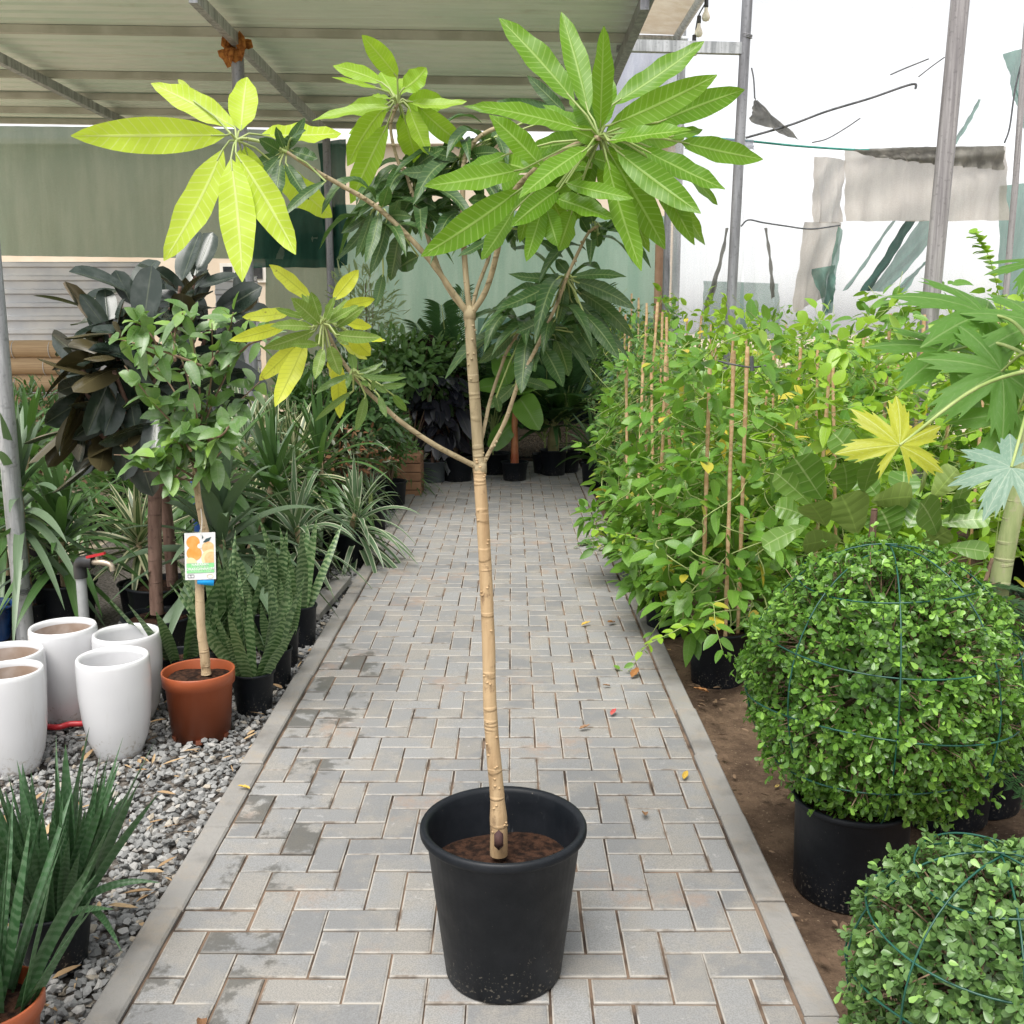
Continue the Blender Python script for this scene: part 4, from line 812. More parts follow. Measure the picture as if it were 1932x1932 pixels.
for args in (('banded snake plant in black pot right of the orange pot', 481, 1352, 1264, 84, 17, .46, .055, .75), ('banded snake plant in black pot half hidden behind the front one', 524, 1298, 1222, 62, 9, .42, .055, .55), ('narrow snake plant pot peeking out second from the slab', 540, 1262, 1185, 56, 7, .36, .05, .5),
             ('tall banded snake plant in black pot nearest the concrete slab', 571, 1222, 1140, 62, 11, .52, .062, .55), ('tall banded snake plant behind the price card', 440, 1300, 1220, 90, 11, .62, .062, .35), ('banded snake plant with leaning leaves behind the orange pot', 345, 1330, 1232, 92, 14, .52, .06, .75),
             ('tall banded snake plant with upright leaves behind the slab side pots', 502, 1225, 1150, 74, 10, .46, .058, .4)):
    lb, u, vb, vr, wr, n, L, W, sp_ = args; c_, rt, rb, h = px_pot(u, vb, vr, wr, .78); snake(lb, c_, rt, rb, h, n, L, W, SN, sp_)
c_, rt, rb, h = px_pot(108, 1850, 1698, 165, .7)
def arch(mb):
    leaves(mb, [(c_[0] + .06, c_[1] - .05, h - .05), (c_[0] + .05, c_[1] - .08, h - .05), (c_[0] + .1, c_[1], h - .06)], [(.55, .1, .55), (.5, -.3, .5), (.5, -.5, .3)], [(-.3, -.6, .6)] * 3, [.3, .24, .2], [.022, .02, .018], 'sword', 12, [(.02, 0, -.14), (.03, 0, -.06), (.02, -.05, -.08)], fold=.4, c=2)
snake('dense dark narrow leaved snake plant in a grey pot at the lower left', c_, rt, rb, h, 110, .42, .034, SD, .6, M['black_pot'], extra=arch)
cc = gp(-8, 2030, -.03); c_ = (cc.x, cc.y, -.035)
snake('narrow leaved snake plant in a terracotta pot in the bottom left corner', c_, .115, .085, .2, 60, .42, .034, SD, .8, M['terracotta'], rim='band')

# ---- dracaenas
DR = leaf_mat('strap_leaf', (.055, .125, .035), (.09, .18, .05), (.16, .24, .09), .35, 0, .36, .18, (.14, .3, .04))
DG = leaf_mat('greyish_strap_leaf', (.10, .165, .09), (.16, .23, .135), (.2, .28, .17), .3, 0, .4, .16, (.16, .3, .06))
DV = leaf_mat('cream_edged_strap_leaf', (.085, .16, .075), (.14, .225, .115), (.25, .32, .18), .25, 0, .38, .18, (.18, .3, .08), edge=(.50, .54, .38), edgew=.33)
DVB = leaf_mat('bold_cream_strap_leaf', (.035, .08, .025), (.06, .11, .035), (.5, .5, .3), .3, 0, .38, .18, (.2, .3, .08), edge=(.50, .50, .30), edgew=.24)
def rosette(mb, c, n, L, W, lo=-25, hi=82, droop=.55, prof='strap', seedz=.12, K=10, front=0., mi=0, fold=.25, wave=.0, zspan=.0):
    a = np.arange(n) * 2.39996 + rng.normal(size=n) * .25; e = np.radians(np.linspace(lo, hi, n) + rng.normal(size=n) * 8)
    D = np.column_stack([np.cos(a) * np.cos(e), np.sin(a) * np.cos(e), np.sin(e)]); Ln = L * rng.uniform(.75, 1.1, n) * np.where(e > 1.1, .75, 1)
    P = np.array(tuple(c)) + D * .01 + np.column_stack([np.zeros(n), np.zeros(n), np.linspace(-seedz - zspan, 0, n)])
    B = np.column_stack([np.zeros(n), np.zeros(n), -droop * Ln * np.cos(e) * rng.uniform(.6, 1.3, n)]) + D * (-.1 * Ln * (np.cos(e)))[:, None]
    N = np.column_stack([-np.cos(a) * np.sin(e) * 1, -np.sin(a) * np.sin(e), np.cos(e)]) + rng.normal(size=(n, 3)) * .2
    leaves(mb, P, D, N, Ln, W * rng.uniform(.8, 1.15, n), prof, K, B, fold, 1, wave, mi=mi)
def dracaena(label, c_, rt, rb, h, crowns, mat, barkm=None, name='dracaena', cat='dracaena', potmat=None, group='strap leaved plants in pots on the left', **kw):
    root = thing(name, label, cat, c_, group); pot(root, c_, rt, rb, h, potmat, soil_d=.04)
    sb = MB(); fb = MB()
    for (dx, dy, z, n, L, W) in crowns:
        b0 = Vector((c_[0] + dx * .15, c_[1] + dy * .15, c_[2] + h - .05)); t_ = Vector((c_[0] + dx, c_[1] + dy, z))
        tube(sb, smooth_pts([b0, b0.lerp(t_, .5) + Vector((random.uniform(-.015, .015), 0, 0)), t_], 5), np.linspace(.022, .015, 11), 10); rosette(fb, t_, n, L, W, **kw)
    part('stem', sb, barkm or M['tan_bark'], root); part('foliage', fb, mat, root); return root
def zat(u, v, Y): return at(u, v, Y).z
# far left strappy dracaena in pot behind tap
c_, rt, rb, h = px_pot(130, 1192, 1095, 120, .8); z = zat(130, 985, c_[1])
dracaena('green strap leaved dracaena with swollen stem in a black pot beside the tap', c_, rt, rb, h, [(0, 0, z, 46, .62, .052)], DR, lo=-20, hi=80, droop=.5, zspan=.12)
c_, rt, rb, h = px_pot(20, 1150, 1075, 110, .8); z = zat(5, 960, c_[1]); dracaena('tall green dracaena at the left edge behind the steel post', c_, rt, rb, h, [(0, 0, z, 40, .6, .05), (.1, .2, z + .35, 36, .6, .05)], DR, lo=-25, hi=80, zspan=.1)
c_, rt, rb, h = px_pot(70, 1085, 1020, 92, .8); z = zat(60, 840, c_[1]); dracaena('tall dark dracaena between the post and the rubber plant', c_, rt, rb, h, [(-.1, 0, z, 44, .75, .05), (.25, .1, z - .15, 40, .7, .05)], DR, lo=-25, hi=82, zspan=.15)
# variegated between trunks
c_, rt, rb, h = px_pot(272, 1165, 1098, 92, .8); z = zat(268, 1010, c_[1]); dracaena('cream edged dracaena spreading behind the rubber plant trunks', c_, rt, rb, h, [(0, 0, z, 40, .52, .045)], DVB, lo=-15, hi=80, droop=.35)
# big grey green strap plant
c_, rt, rb, h = px_pot(428, 1205, 1120, 96, .8); z = zat(428, 985, c_[1]); dracaena('large grey green strap leaved dracaena behind the snake plants', c_, rt, rb, h, [(0, 0, z, 52, .8, .075)], DG, lo=-30, hi=84, droop=.62, zspan=.16)
c_, rt, rb, h = px_pot(452, 1120, 1050, 90, .8); z = zat(440, 880, c_[1]); dracaena('tall green strap leaved dracaena behind the orange tree', c_, rt, rb, h, [(-.1, 0, z, 44, .7, .055), (.22, .15, z - .06, 40, .7, .05)], DR, lo=-20, hi=85, zspan=.15)
# variegated pair by the path
c_, rt, rb, h = px_pot(588, 1135, 1052, 80, .8); z = zat(566, 985, c_[1]); dracaena('cream edged dracaena leaning left behind the path side one', c_, rt, rb, h, [(-.08, 0, z, 54, .56, .044)], DV, lo=-45, hi=84, droop=.6, zspan=.14)
c_, rt, rb, h = px_pot(662, 1075, 1002, 74, .8); z = zat(676, 962, c_[1]); dracaena('cream edged dracaena with drooping leaves in black pot at the path edge', c_, rt, rb, h, [(.05, -.02, z, 62, .54, .044)], DV, lo=-55, hi=82, droop=.65, zspan=.14)
c_, rt, rb, h = px_pot(560, 1050, 985, 74, .8); z = zat(548, 868, c_[1]); dracaena('tall white striped dracaena with bare stem behind the leaning one', c_, rt, rb, h, [(0, 0, z, 52, .66, .05), (-.15, .1, z + .1, 36, .6, .04)], DVB, lo=-40, hi=86, droop=.5, zspan=.2)
c_, rt, rb, h = px_pot(500, 1010, 955, 74, .8); z = zat(505, 820, c_[1]); dracaena('striped dracaena with erect leaves in the back row', c_, rt, rb, h, [(0, 0, z, 44, .7, .045), (.25, .1, z - .1, 36, .6, .045)], DVB, lo=-20, hi=86, droop=.45, zspan=.2)
c_, rt, rb, h = px_pot(330, 1020, 965, 74, .8); z = zat(335, 870, c_[1]); dracaena('dark strap leaved dracaena deep behind the rubber plant', c_, rt, rb, h, [(0, 0, z, 44, .75, .05), (-.35, .1, z - .1, 40, .7, .05)], DR, lo=-30, hi=84, droop=.5, zspan=.2)
c_, rt, rb, h = px_pot(190, 1010, 955, 74, .8); z = zat(200, 900, c_[1]); dracaena('dark strap leaved dracaena deep behind the tap', c_, rt, rb, h, [(0, 0, z, 44, .75, .05), (-.35, .1, z - .05, 40, .7, .05)], DR, lo=-30, hi=84, droop=.5, zspan=.2)
c_, rt, rb, h = px_pot(702, 1010, 955, 60, .8); z = zat(700, 930, c_[1]); dracaena('small grassy plant in a black pot near the path', c_, rt, rb, h, [(0, 0, z, 60, .34, .014)], DG, lo=-20, hi=80, droop=.7, barkm=M['green_stem'])
c_, rt, rb, h = px_pot(775, 938, 905, 44, .8); z = zat(775, 905, c_[1]); dracaena('grassy tuft in a small pot beside the cactus', c_, rt, rb, h, [(0, 0, z + .05, 90, .42, .014)], DR, lo=-10, hi=80, droop=.75, barkm=M['green_stem'])
for lb, u, vb, vv, mat, n, L, W in (('tall grey green strappy plant between the big dracaena and the path', 520, 1090, 905, DG, 54, .72, .055), ('arching green strappy plant behind the leaning striped dracaena', 610, 1045, 850, DR, 50, .74, .05), ('tall cream edged strappy plant behind the path side dracaena', 640, 985, 800, DV, 52, .74, .05),
                              ('upright green strappy plant under the yellow mango leaves', 565, 985, 770, DR, 46, .8, .055), ('arching pale green strappy plant between the post and the tap', 60, 1200, 900, DG, 44, .62, .05), ('tall cream edged strappy plant behind the orange tree trunk', 470, 1060, 830, DV, 46, .74, .05)):
    c_, rt, rb, h = px_pot(u, vb, vb - 65, 76, .8); dracaena(lb, c_, rt, rb, h, [(0, 0, zat(u, vv, c_[1]), n, L, W)], mat, lo=-35, hi=85, droop=.55, zspan=.2)
# blue tub glimpsed between
c_, rt, rb, h = px_pot(398, 1075, 905, 58, .9); root = thing('blue_barrel', 'blue plastic barrel glimpsed behind the orange tree', 'barrel', c_); pot(root, c_, rt, rb, h, plain('blue_plastic', (.01, .05, .2), (.015, .07, .26), .4), soil=False, name='shell')

# ---- rubber plant, two trunks
RB = leaf_mat('rubber_leaf', (.010, .022, .014), (.022, .038, .026), (.10, .12, .07), .5, 0, .24, .04, (.1, .09, .02), .6, dust=.08, back=(.065, .055, .026))
c_, rt, rb, h = px_pot(303, 1238, 1160, 138, .8); Yr = c_[1]
rub = thing('rubber_plant', 'burgundy rubber plant with large dark glossy leaves, front trunk in black pot', 'rubber plant', c_); pot(rub, c_, rt, rb, h, None, soil_d=.03)
mb = MB(); tube(mb, chain([(296, 1158), (293, 1080), (292, 1000), (292, 905), (290, 870)], [Yr] * 5, 5), 12.5 * mpp(300, 1100, Yr), 14); part('trunk', mb, M['brown_bark'], rub)
def rubber(root, tips, fork, Y0, nl, size, mat=RB):
    bb = MB(); fb = MB(); P = []; D = []; N = []; L = []; B = []
    for (u, v, dy, du, dv) in tips:
        t_ = at(u, v, Y0 + dy); f_ = at(*fork, Y0); tube(bb, smooth_pts([f_, f_.lerp(t_, .5) + Vector((0, 0, -.03)), t_], 5), np.linspace(.018, .009, 11), 8)
        ax = Vector((du, 0, -dv)).normalized(); ax = (ax + Vector((0, -.25, 0))).normalized()
        for i in range(nl):
            q = i * 2.4 + random.random(); s1 = ax.orthogonal().normalized(); s2 = ax.cross(s1); f = random.uniform(.25, 1.15); ra = s1 * math.cos(q) + s2 * math.sin(q)
            d = (ax * (1.15 - f) + ra * f).normalized(); p = t_ - ax * (i * .035) + d * .03; l = size * random.uniform(.7, 1.1)
            P.append(tuple(p)); D.append(tuple(d)); L.append(l); N.append(tuple((ax + Vector((random.uniform(-.4, .4), random.uniform(-.6, .1), .2)))))
            B.append((0, 0, -l * random.uniform(.05, .35) * (1 - abs(d.z) * .7)))
    leaves(fb, P, D, N, L, np.array(L) * rng.uniform(.42, .54, len(L)), 'ellip', 9, B, fold=.28, c=2, wave=.012, wn=1)
    part('branches', bb, M['brown_bark'], root); part('foliage', fb, mat, root)
rubber(rub, [(215, 700, -.3, 0, .3), (300, 800, -.3, .1, .9), (150, 790, -.2, -.5, .7), (160, 570, .1, -.25, -1), (205, 620, -.12, -.2, -1), (250, 545, .05, .1, -1), (150, 690, -.15, -.6, .1), (160, 740, -.2, -.6, .5), (225, 760, -.25, -.1, .8), (140, 810, -.1, -.6, .6), (195, 850, -.1, -.4, .9), (270, 620, -.1, .1, -.8), (340, 540, .1, .1, -1), (250, 830, -.2, .1, .9), (290, 680, -.2, .2, -.6), (330, 760, -.1, .5, .4)], (290, 868), Yr, 8, .275)
c2_, rt, rb, h = px_pot(316, 1192, 1098, 150, .8); Yb = c2_[1]
rub2 = thing('rubber_plant', 'burgundy rubber plant whose leaning rear trunk stands in the wide back pot', 'rubber plant', c2_); pot(rub2, c2_, rt, rb, h, None, soil_d=.03)
mb = MB(); tube(mb, chain([(326, 1105), (322, 1050), (313, 960), (303, 900), (300, 860)], [Yb] * 5, 5), 11 * mpp(300, 1000, Yb), 14); part('trunk', mb, M['brown_bark'], rub2)
rubber(rub2, [(368, 520, .05, .25, -1), (320, 580, -.1, .0, -1), (400, 600, .1, .7, -.7), (420, 680, .1, .9, .1), (400, 760, .0, .7, .6), (350, 640, -.1, .2, -.7), (445, 590, .25, .9, -.5)], (300, 862), Yb, 8, .275)

# ---- orange tree with its card
CT = leaf_mat('citrus_leaf', (.08, .185, .04), (.15, .285, .065), (.3, .4, .16), .4, 9, .34, .26, (.22, .42, .05), .5, dust=.3, old=(.22, .38, .06), oldp=.15)
c_, rt, rb, h = px_pot(382, 1404, 1263, 137, .80); Yo = c_[1]
ot = thing('orange_tree', 'young orange tree with a slim crooked trunk in an orange plastic pot', 'orange tree', c_)
op = pot(ot, c_, rt, rb, h, M['terracotta'], soil_d=.035, rim='band')
mb = MB()
for i in range(6):
    a = i * 1.047 + .2; box(mb, (-.012, -.004, 0), (.012, .004, .018)); V = mb.V[-1]; ca, sa = math.cos(a), math.sin(a); x, y = V[:, 0].copy(), V[:, 1].copy() - rb * 1.003
    V[:, 0] = c_[0] + x * ca - y * sa; V[:, 1] = c_[1] + x * sa + y * ca; V[:, 2] += c_[2] + .001
part('drain_notch', mb, plain('notch_dark_brown', (.16, .05, .02), (.2, .06, .03), .7), op)  # blocks in a darker brown than the pot mark the drain notches
mb = MB(); Pt = chain([(389, 1272), (386, 1235), (380, 1190), (377, 1130), (377, 1075), (385, 1040), (388, 1010), (377, 960), (371, 915), (368, 880)], [Yo] * 10, 5); k = len(Pt); tube(mb, Pt, np.interp(np.linspace(0, 1, k), [0, .3, .6, 1], [9.5, 8.6, 7.6, 5]) * mpp(380, 1150, Yo) * (1 + .06 * rng.normal(size=k)), 12)
for i in range(14):
    j = random.randrange(3, k - 2); mb.add(IV * .006 + np.array(tuple(Pt[j])) + np.array([random.uniform(-.012, .012), -.009, 0]), IF)
part('trunk', mb, M['tan_bark'], ot)
bb = MB(); fb = MB(); P = []; D = []; N = []; L = []; B = []
def twig(pts, dys, nl, sz, bend=.15):
    Q = chain(pts, [Yo + d for d in dys], 5); tube(bb, Q, np.linspace(.006, .002, len(Q)), 6); k = len(Q)
    for i in range(nl):
        j = random.randint(k // 4, k - 1); p = Q[j] if isinstance(Q[j], Vector) else Vector(tuple(Q[j])); d = Vector(tuple(rdir(1)[0])) + Vector((0, -.2, .15)); d.normalize(); l = sz * random.uniform(.65, 1.15)
        P.append(tuple(p + d * .012)); D.append(tuple(d)); L.append(l); N.append((random.uniform(-.5, .5), random.uniform(-.9, -.1), .8)); B.append((0, 0, -l * random.uniform(.05, .45)))
top_ = (372, 900)
for tw in ([top_, (360, 820), (330, 740), (270, 660)], [top_, (375, 810), (350, 700), (320, 620)], [top_, (385, 800), (400, 700), (400, 610)], [top_, (350, 830), (290, 760), (235, 690)], [top_, (390, 790), (430, 700), (455, 640)], [top_, (380, 780), (370, 690), (360, 590)], [top_, (400, 820), (450, 760), (490, 720)]):
    twig(tw, [0, random.uniform(-.1, .1), random.uniform(-.2, .15), random.uniform(-.25, .2)], 22, .10)
for tw in ([(310, 690), (290, 640), (260, 605)], [(330, 680), (330, 630), (345, 590)], [(395, 690), (430, 630), (440, 590)], [(380, 690), (300, 660), (225, 640)], [(430, 690), (470, 650), (510, 640)], [(390, 830), (420, 820), (440, 790)], [(360, 850), (330, 800), (330, 770)]):
    twig(tw, [random.uniform(-.15, .1), random.uniform(-.2, .15), random.uniform(-.25, .15)], 16, .092)
for tw in ([(372, 905), (330, 880), (270, 862), (215, 858)], [(372, 905), (345, 905), (310, 890), (270, 890)], [(375, 890), (400, 870), (420, 850)], [(370, 900), (385, 870), (375, 830)], [(372, 890), (350, 850), (330, 830)]):
    twig(tw, [0, -.05, -.1, -.12][:len(tw)], 16, .098)
leaves(fb, P, D, N, L, np.array(L) * rng.uniform(.42, .55, len(L)), 'ovate', 7, B, fold=.3, c=1, wave=.03)
part('branches', bb, M['twig'], ot); part('foliage', fb, CT, ot)
# the card
Yc = Yo - .045; A_, B_, C_, D_ = at(347.5, 1006, Yc), at(406, 1004, Yc), at(408, 1092, Yc), at(349.5, 1094.5, Yc)
card = thing('plant_tag', 'hanging care card with a picture of oranges on the orange tree', 'plant tag', (A_ + C_) / 2)
ex = (B_ - A_); ez = (A_ - D_); nrm = Vector((0, -1, 0)); cw, chh = ex.length, ez.length
def cpt(a, b, d=0.): return D_ + ex * a + ez * b + nrm * d
mb = MB(); V = [cpt(a, b, d) for d in (0, -.0012) for a, b in ((0, 0), (1, 0), (1, 1), (0, 1))]; mb.add(V, [(0, 1, 2, 3), (7, 6, 5, 4), (0, 4, 5, 1), (1, 5, 6, 2), (2, 6, 7, 3), (3, 7, 4, 0)]); brd = part('card', mb, plain('white_card', (.8, .8, .8), None, .35), card, smooth=False)
def flat(name, poly, d, mat, mx=(.055, .95, .21, .95)):
    mb = MB(); V = [cpt(a, b, d) for a, b in poly]; c0 = np.mean([tuple(v) for v in V], axis=0); n_ = len(V); mb.add([tuple(v) for v in V] + [tuple(c0)], [(i, (i + 1) % n_, n_) for i in range(n_)]); return part(name, mb, mat, brd, smooth=False)
def disc(cx, cy, r, n_=36):
    return [(min(.945, max(.06, cx + r * math.cos(q))), min(.96, max(.36, cy + r * cw / chh * math.sin(q)))) for q in np.linspace(0, 6.283, n_, endpoint=False)]
OR1 = plain('print_orange', (.80, .33, .06), (.86, .42, .12), .4, 30); OR2 = plain('print_pale_orange', (.85, .48, .22), (.88, .58, .3), .4, 60); OR3 = plain('print_cream', (.86, .72, .42), None, .4)
flat('printed_orange', disc(.28, .80, .215), .0006, OR1); flat('printed_orange', disc(.76, .68, .2), .0007, OR2); flat('printed_orange', disc(.31, .565, .245), .0010, OR1); flat('printed_rind', disc(.84, .45, .3), .0013, OR3); flat('printed_slice', disc(.86, .45, .22), .0016, OR2); flat('printed_slice', disc(.18, .34, .22), .0013, OR3)
flat('printed_blossom', disc(.5, .72, .085, 10), .0019, plain('print_white', (.86, .84, .74), None, .4)); flat('printed_leaf', [(.6, .795), (.7, .87), (.88, .905), (.8, .82), (.68, .79)], .0016, plain('print_leaf', (.04, .08, .09), None, .4)); flat('printed_leaf', [(.57, .86), (.58, .95), (.62, .9)], .0016, plain('print_leaf_b', (.05, .09, .1), None, .4))
flat('green_band', [(.055, .145), (.95, .15), (.95, .355), (.055, .35)], .0018, plain('print_green', (.28, .70, .30), None, .4))
def lettering(txt, a, b, size, mat, d=.0026, bold=False):
    cu = bpy.data.curves.new('lettering', 'FONT'); cu.body = txt; cu.size = size; cu.align_x = 'CENTER'; cu.offset = .0004 if bold else 0
    tmp = bpy.data.objects.new('lettering', cu); me = bpy.data.meshes.new_from_object(tmp); bpy.data.objects.remove(tmp); me.materials.append(mat)
    o = link('lettering', me, brd); p = cpt(a, b, d); off = OFF[card]; o.location = p - Vector(off); o.rotation_euler = (R(90), math.atan2(ex.z, ex.x) * 0, 0); o.rotation_euler = (R(90), -math.atan2(ex.z, ex.x), 0); return o
WT = plain('print_text_white', (.82, .84, .8), None, .4); GT = plain('print_text_pale', (.55, .82, .55), None, .4); BT = plain('print_text_dark', (.08, .08, .1), None, .4)
lettering('NARANJO', .5, .302, .0145, WT, bold=True); lettering('ORANGER', .5, .255, .0145, GT); lettering('ORANGENBAUM', .5, .208, .0145, WT, bold=True); lettering('ORANGE TREE', .5, .163, .0135, GT)
for ax in (.1, .2):
    mb = MB(); e = .006; c0 = cpt(ax + .04, .08, .0012)
    for a_, b_ in (((-1, -1), (1, -1)), ((1, -1), (1, 1)), ((1, 1), (-1, 1)), ((-1, 1), (-1, -1))): beam(mb, c0 + Vector((a_[0] * e, 0, a_[1] * e)), c0 + Vector((b_[0] * e, 0, b_[1] * e)), .0012, .0012)
    part('printed_symbol', mb, BT, brd)
mb = MB(); tube(mb, [cpt(.81, .07, .001) + Vector((.012 * math.cos(q), 0, .008 * math.sin(q))) for q in np.linspace(0, 6.283, 20)], .0009, 5); part('printed_seal', mb, plain('print_gold', (.7, .62, .35), None, .4), brd)
mb = MB(); tube(mb, smooth_pts([cpt(.53, .95, .002), at(381, 985, Yo - .03), at(379, 960, Yo - .025)], 5), .0018, 5); part('string', mb, M['white_frame'], card)
lb_ = [at(372, 1092, Yc + .004), at(404, 1092, Yc + .004), at(403, 1105, Yc), at(372, 1102, Yc + .002)]
mb = MB(); V = [tuple(v) for v in lb_] + [tuple(v + Vector((0, .001, 0))) for v in lb_]; mb.add(V, [(3, 2, 1, 0), (4, 5, 6, 7), (0, 1, 5, 4), (1, 2, 6, 5), (2, 3, 7, 6), (3, 0, 4, 7)])
single('price_sticker', mb, plain('sticker_blue', (.01, .36, .85), (.02, .42, .9), .35), 'small bright blue sticker wrapped on the trunk below the orange card', 'sticker')
# ================================================================== RIGHT SIDE
# ---- clipped balls
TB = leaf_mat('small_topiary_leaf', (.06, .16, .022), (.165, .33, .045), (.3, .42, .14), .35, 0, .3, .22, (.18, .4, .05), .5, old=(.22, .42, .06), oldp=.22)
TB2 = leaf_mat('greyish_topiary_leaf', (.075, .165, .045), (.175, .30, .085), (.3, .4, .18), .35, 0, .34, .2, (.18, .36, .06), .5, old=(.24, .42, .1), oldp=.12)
M['green_wire'] = plain('green_coated_wire', (.006, .055, .036), (.01, .08, .055), .4)
def topiary(label, pc_, rt, rb, h, cen, rad, nl, leafL, mat, seed, wire=True, wire_lift=1.0, rings=(.75, .35, -.1, -.5)):
    root = thing('topiary_ball', label, 'topiary', pc_); pot(root, pc_, rt, rb, h, None, soil_d=.03)
    tb = MB(); fb = MB(); cen = Vector(cen); rx, rz_ = rad
    tube(tb, smooth_pts([Vector((pc_[0], pc_[1], pc_[2] + h - .05)), Vector((pc_[0], pc_[1], pc_[2] + h + .05)), cen], 4), .02, 8)
    k = nl // 4; d = rdir(k); d = d[d[:, 2] > -.93]; k = len(d)
    # lumpy clipped surface, a few gaps where twigs show
    ln = 1 + .045 * np.sin(d[:, 0] * 7 + seed) * np.sin(d[:, 2] * 6 + d[:, 1] * 5) + .02 * np.sin(d[:, 0] * 19 + d[:, 2] * 17)
    dep = 1 - .22 * rng.random(k) ** 1.7; long_ = rng.random(k) < .03; dep[long_] = rng.uniform(1.02, 1.09, long_.sum())
    q = np.array(tuple(cen)) + d * (ln * dep)[:, None] * np.array([rx, rx, rz_])
    gaps = rdir(18); keep = np.ones(k, bool)
    for gdir in gaps: keep &= ~((d @ gdir > .985) & (dep > .87))
    q, d, dep = q[keep], d[keep], dep[keep]; k = len(q)
    ax = nz(d + rng.normal(size=(k, 3)) * .55 + np.array([0, 0, .25]))
    for i in range(4):
        ra = nz(np.cross(ax, rng.normal(size=(k, 3)))); f = rng.uniform(.5, 1.3, k)
        D = nz(ax * .6 + ra * f[:, None]); N = nz(ax + d * .6 + rng.normal(size=(k, 3)) * .35)
        l = leafL * rng.uniform(.6, 1.2, k); sel = rng.random(k) < .96
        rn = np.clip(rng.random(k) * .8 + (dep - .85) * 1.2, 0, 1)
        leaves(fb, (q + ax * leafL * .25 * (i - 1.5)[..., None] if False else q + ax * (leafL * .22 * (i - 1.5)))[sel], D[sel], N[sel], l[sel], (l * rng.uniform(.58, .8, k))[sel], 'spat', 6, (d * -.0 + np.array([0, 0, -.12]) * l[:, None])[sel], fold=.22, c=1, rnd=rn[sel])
    for i in range(0, k, 5):
        tube(tb, [q[i] - d[i] * .09 + rng.normal(size=3) * .02, q[i]], [.0025, .0013], 4, cap=False)
    for i in range(40):
        dd = rdir(1)[0]; tube(tb, [np.array(tuple(cen)), np.array(tuple(cen)) + dd * rx * .85], [.006, .003], 5, cap=False)
    # inner leaf layer, shade inside the ball put into darker leaf tones
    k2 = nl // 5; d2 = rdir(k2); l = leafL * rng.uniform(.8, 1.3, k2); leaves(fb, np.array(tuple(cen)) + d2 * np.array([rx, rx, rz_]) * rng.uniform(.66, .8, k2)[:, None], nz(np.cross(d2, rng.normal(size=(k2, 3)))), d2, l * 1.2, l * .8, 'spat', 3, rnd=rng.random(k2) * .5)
    part('foliage', fb, mat, root); part('branches', tb, M['twig'], root)
    if wire:
        wb = MB(); s = 1.0 * wire_lift
        wob = lambda t, ph: 1 + .015 * math.sin(3 * t + ph)
        for i in range(4):
            a = i * math.pi / 4 + .55; tube(wb, [cen + Vector((rx * s * wob(t, i) * math.cos(t) * math.cos(a), rx * s * wob(t, i) * math.cos(t) * math.sin(a), rz_ * s * wob(t, i) * math.sin(t))) for t in np.linspace(-1.2, math.pi + 1.2, 50)], .0022, 6)
        for e in rings:
            r0 = rx * s * math.sqrt(1 - e * e); tube(wb, [cen + Vector((r0 * wob(t, e * 9) * math.cos(t), r0 * wob(t, e * 9) * math.sin(t), rz_ * s * e + .012 * math.sin(2 * t + e * 5))) for t in np.linspace(0, 6.283, 60)], .0023, 6)
        part('wire_frame', wb, M['green_wire'], root)
    return root
p = gp(1593, 1735, -.04); Yb = p.y + .17; s = mpp(1593, 1620, Yb); xc = at(1597, 1700, Yb).x
cb = at(1663, 1284, Yb + .02)
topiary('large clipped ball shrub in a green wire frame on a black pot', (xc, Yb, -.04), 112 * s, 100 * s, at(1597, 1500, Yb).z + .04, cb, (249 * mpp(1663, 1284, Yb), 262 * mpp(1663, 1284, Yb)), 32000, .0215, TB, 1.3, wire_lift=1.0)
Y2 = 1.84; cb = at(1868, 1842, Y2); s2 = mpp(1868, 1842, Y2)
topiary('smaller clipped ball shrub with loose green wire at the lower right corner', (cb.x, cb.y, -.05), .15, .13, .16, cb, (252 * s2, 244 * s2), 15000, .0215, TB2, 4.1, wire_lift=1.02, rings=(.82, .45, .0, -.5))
# pot with dark conifer behind the ball
CF = leaf_mat('conifer_spray', (.015, .055, .012), (.03, .09, .02), nlat=0, vs=0, trans=.1, rough=.5)
g_ = gp(1800, 1585, -.04); c_ = (g_.x + .02, g_.y + .2, -.04)
root = thing('conifer', 'dark drooping young conifer in a black pot behind the large clipped ball', 'conifer', c_); pot(root, c_, .2, .165, .33)
mb = MB(); fb = MB(); tube(mb, [(c_[0], c_[1], .25), (c_[0] + .12, c_[1], .85)], [.014, .006], 8)
def spray(fb, mb, p0, d, L, droop, ln=.03, nb=9):
    d = np.array(tuple(d)); d /= np.linalg.norm(d); side = np.cross(d, [0, 0, 1.]); side /= np.linalg.norm(side) + 1e-9
    ts = np.linspace(0, 1, 14); Q = np.array(tuple(p0)) + d * L * ts[:, None] + np.array([0, 0, -droop * L]) * (ts ** 2)[:, None]; tube(mb, Q, np.linspace(.004, .0015, 14), 4, cap=False)
    P = []; D = []
    for j in range(2, 14):
        for sg in (-1, 1):
            bl = L * .38 * (1 - ts[j] * .75); bd = nz(d * .75 + side * sg + np.array([0, 0, -.25])); R_ = Q[j] + bd * bl * np.linspace(0, 1, nb)[:, None]
            for r0 in R_:
                for s3 in (-1, 1): P.append(r0); D.append(nz(bd * .8 + np.cross(bd, [0, 0, 1.]) * s3 * .7 + rng.normal(size=3) * .15))
    leaves(fb, P, D, np.array([0, -.2, 1.]), ln, ln * .3, 'needle', 2)
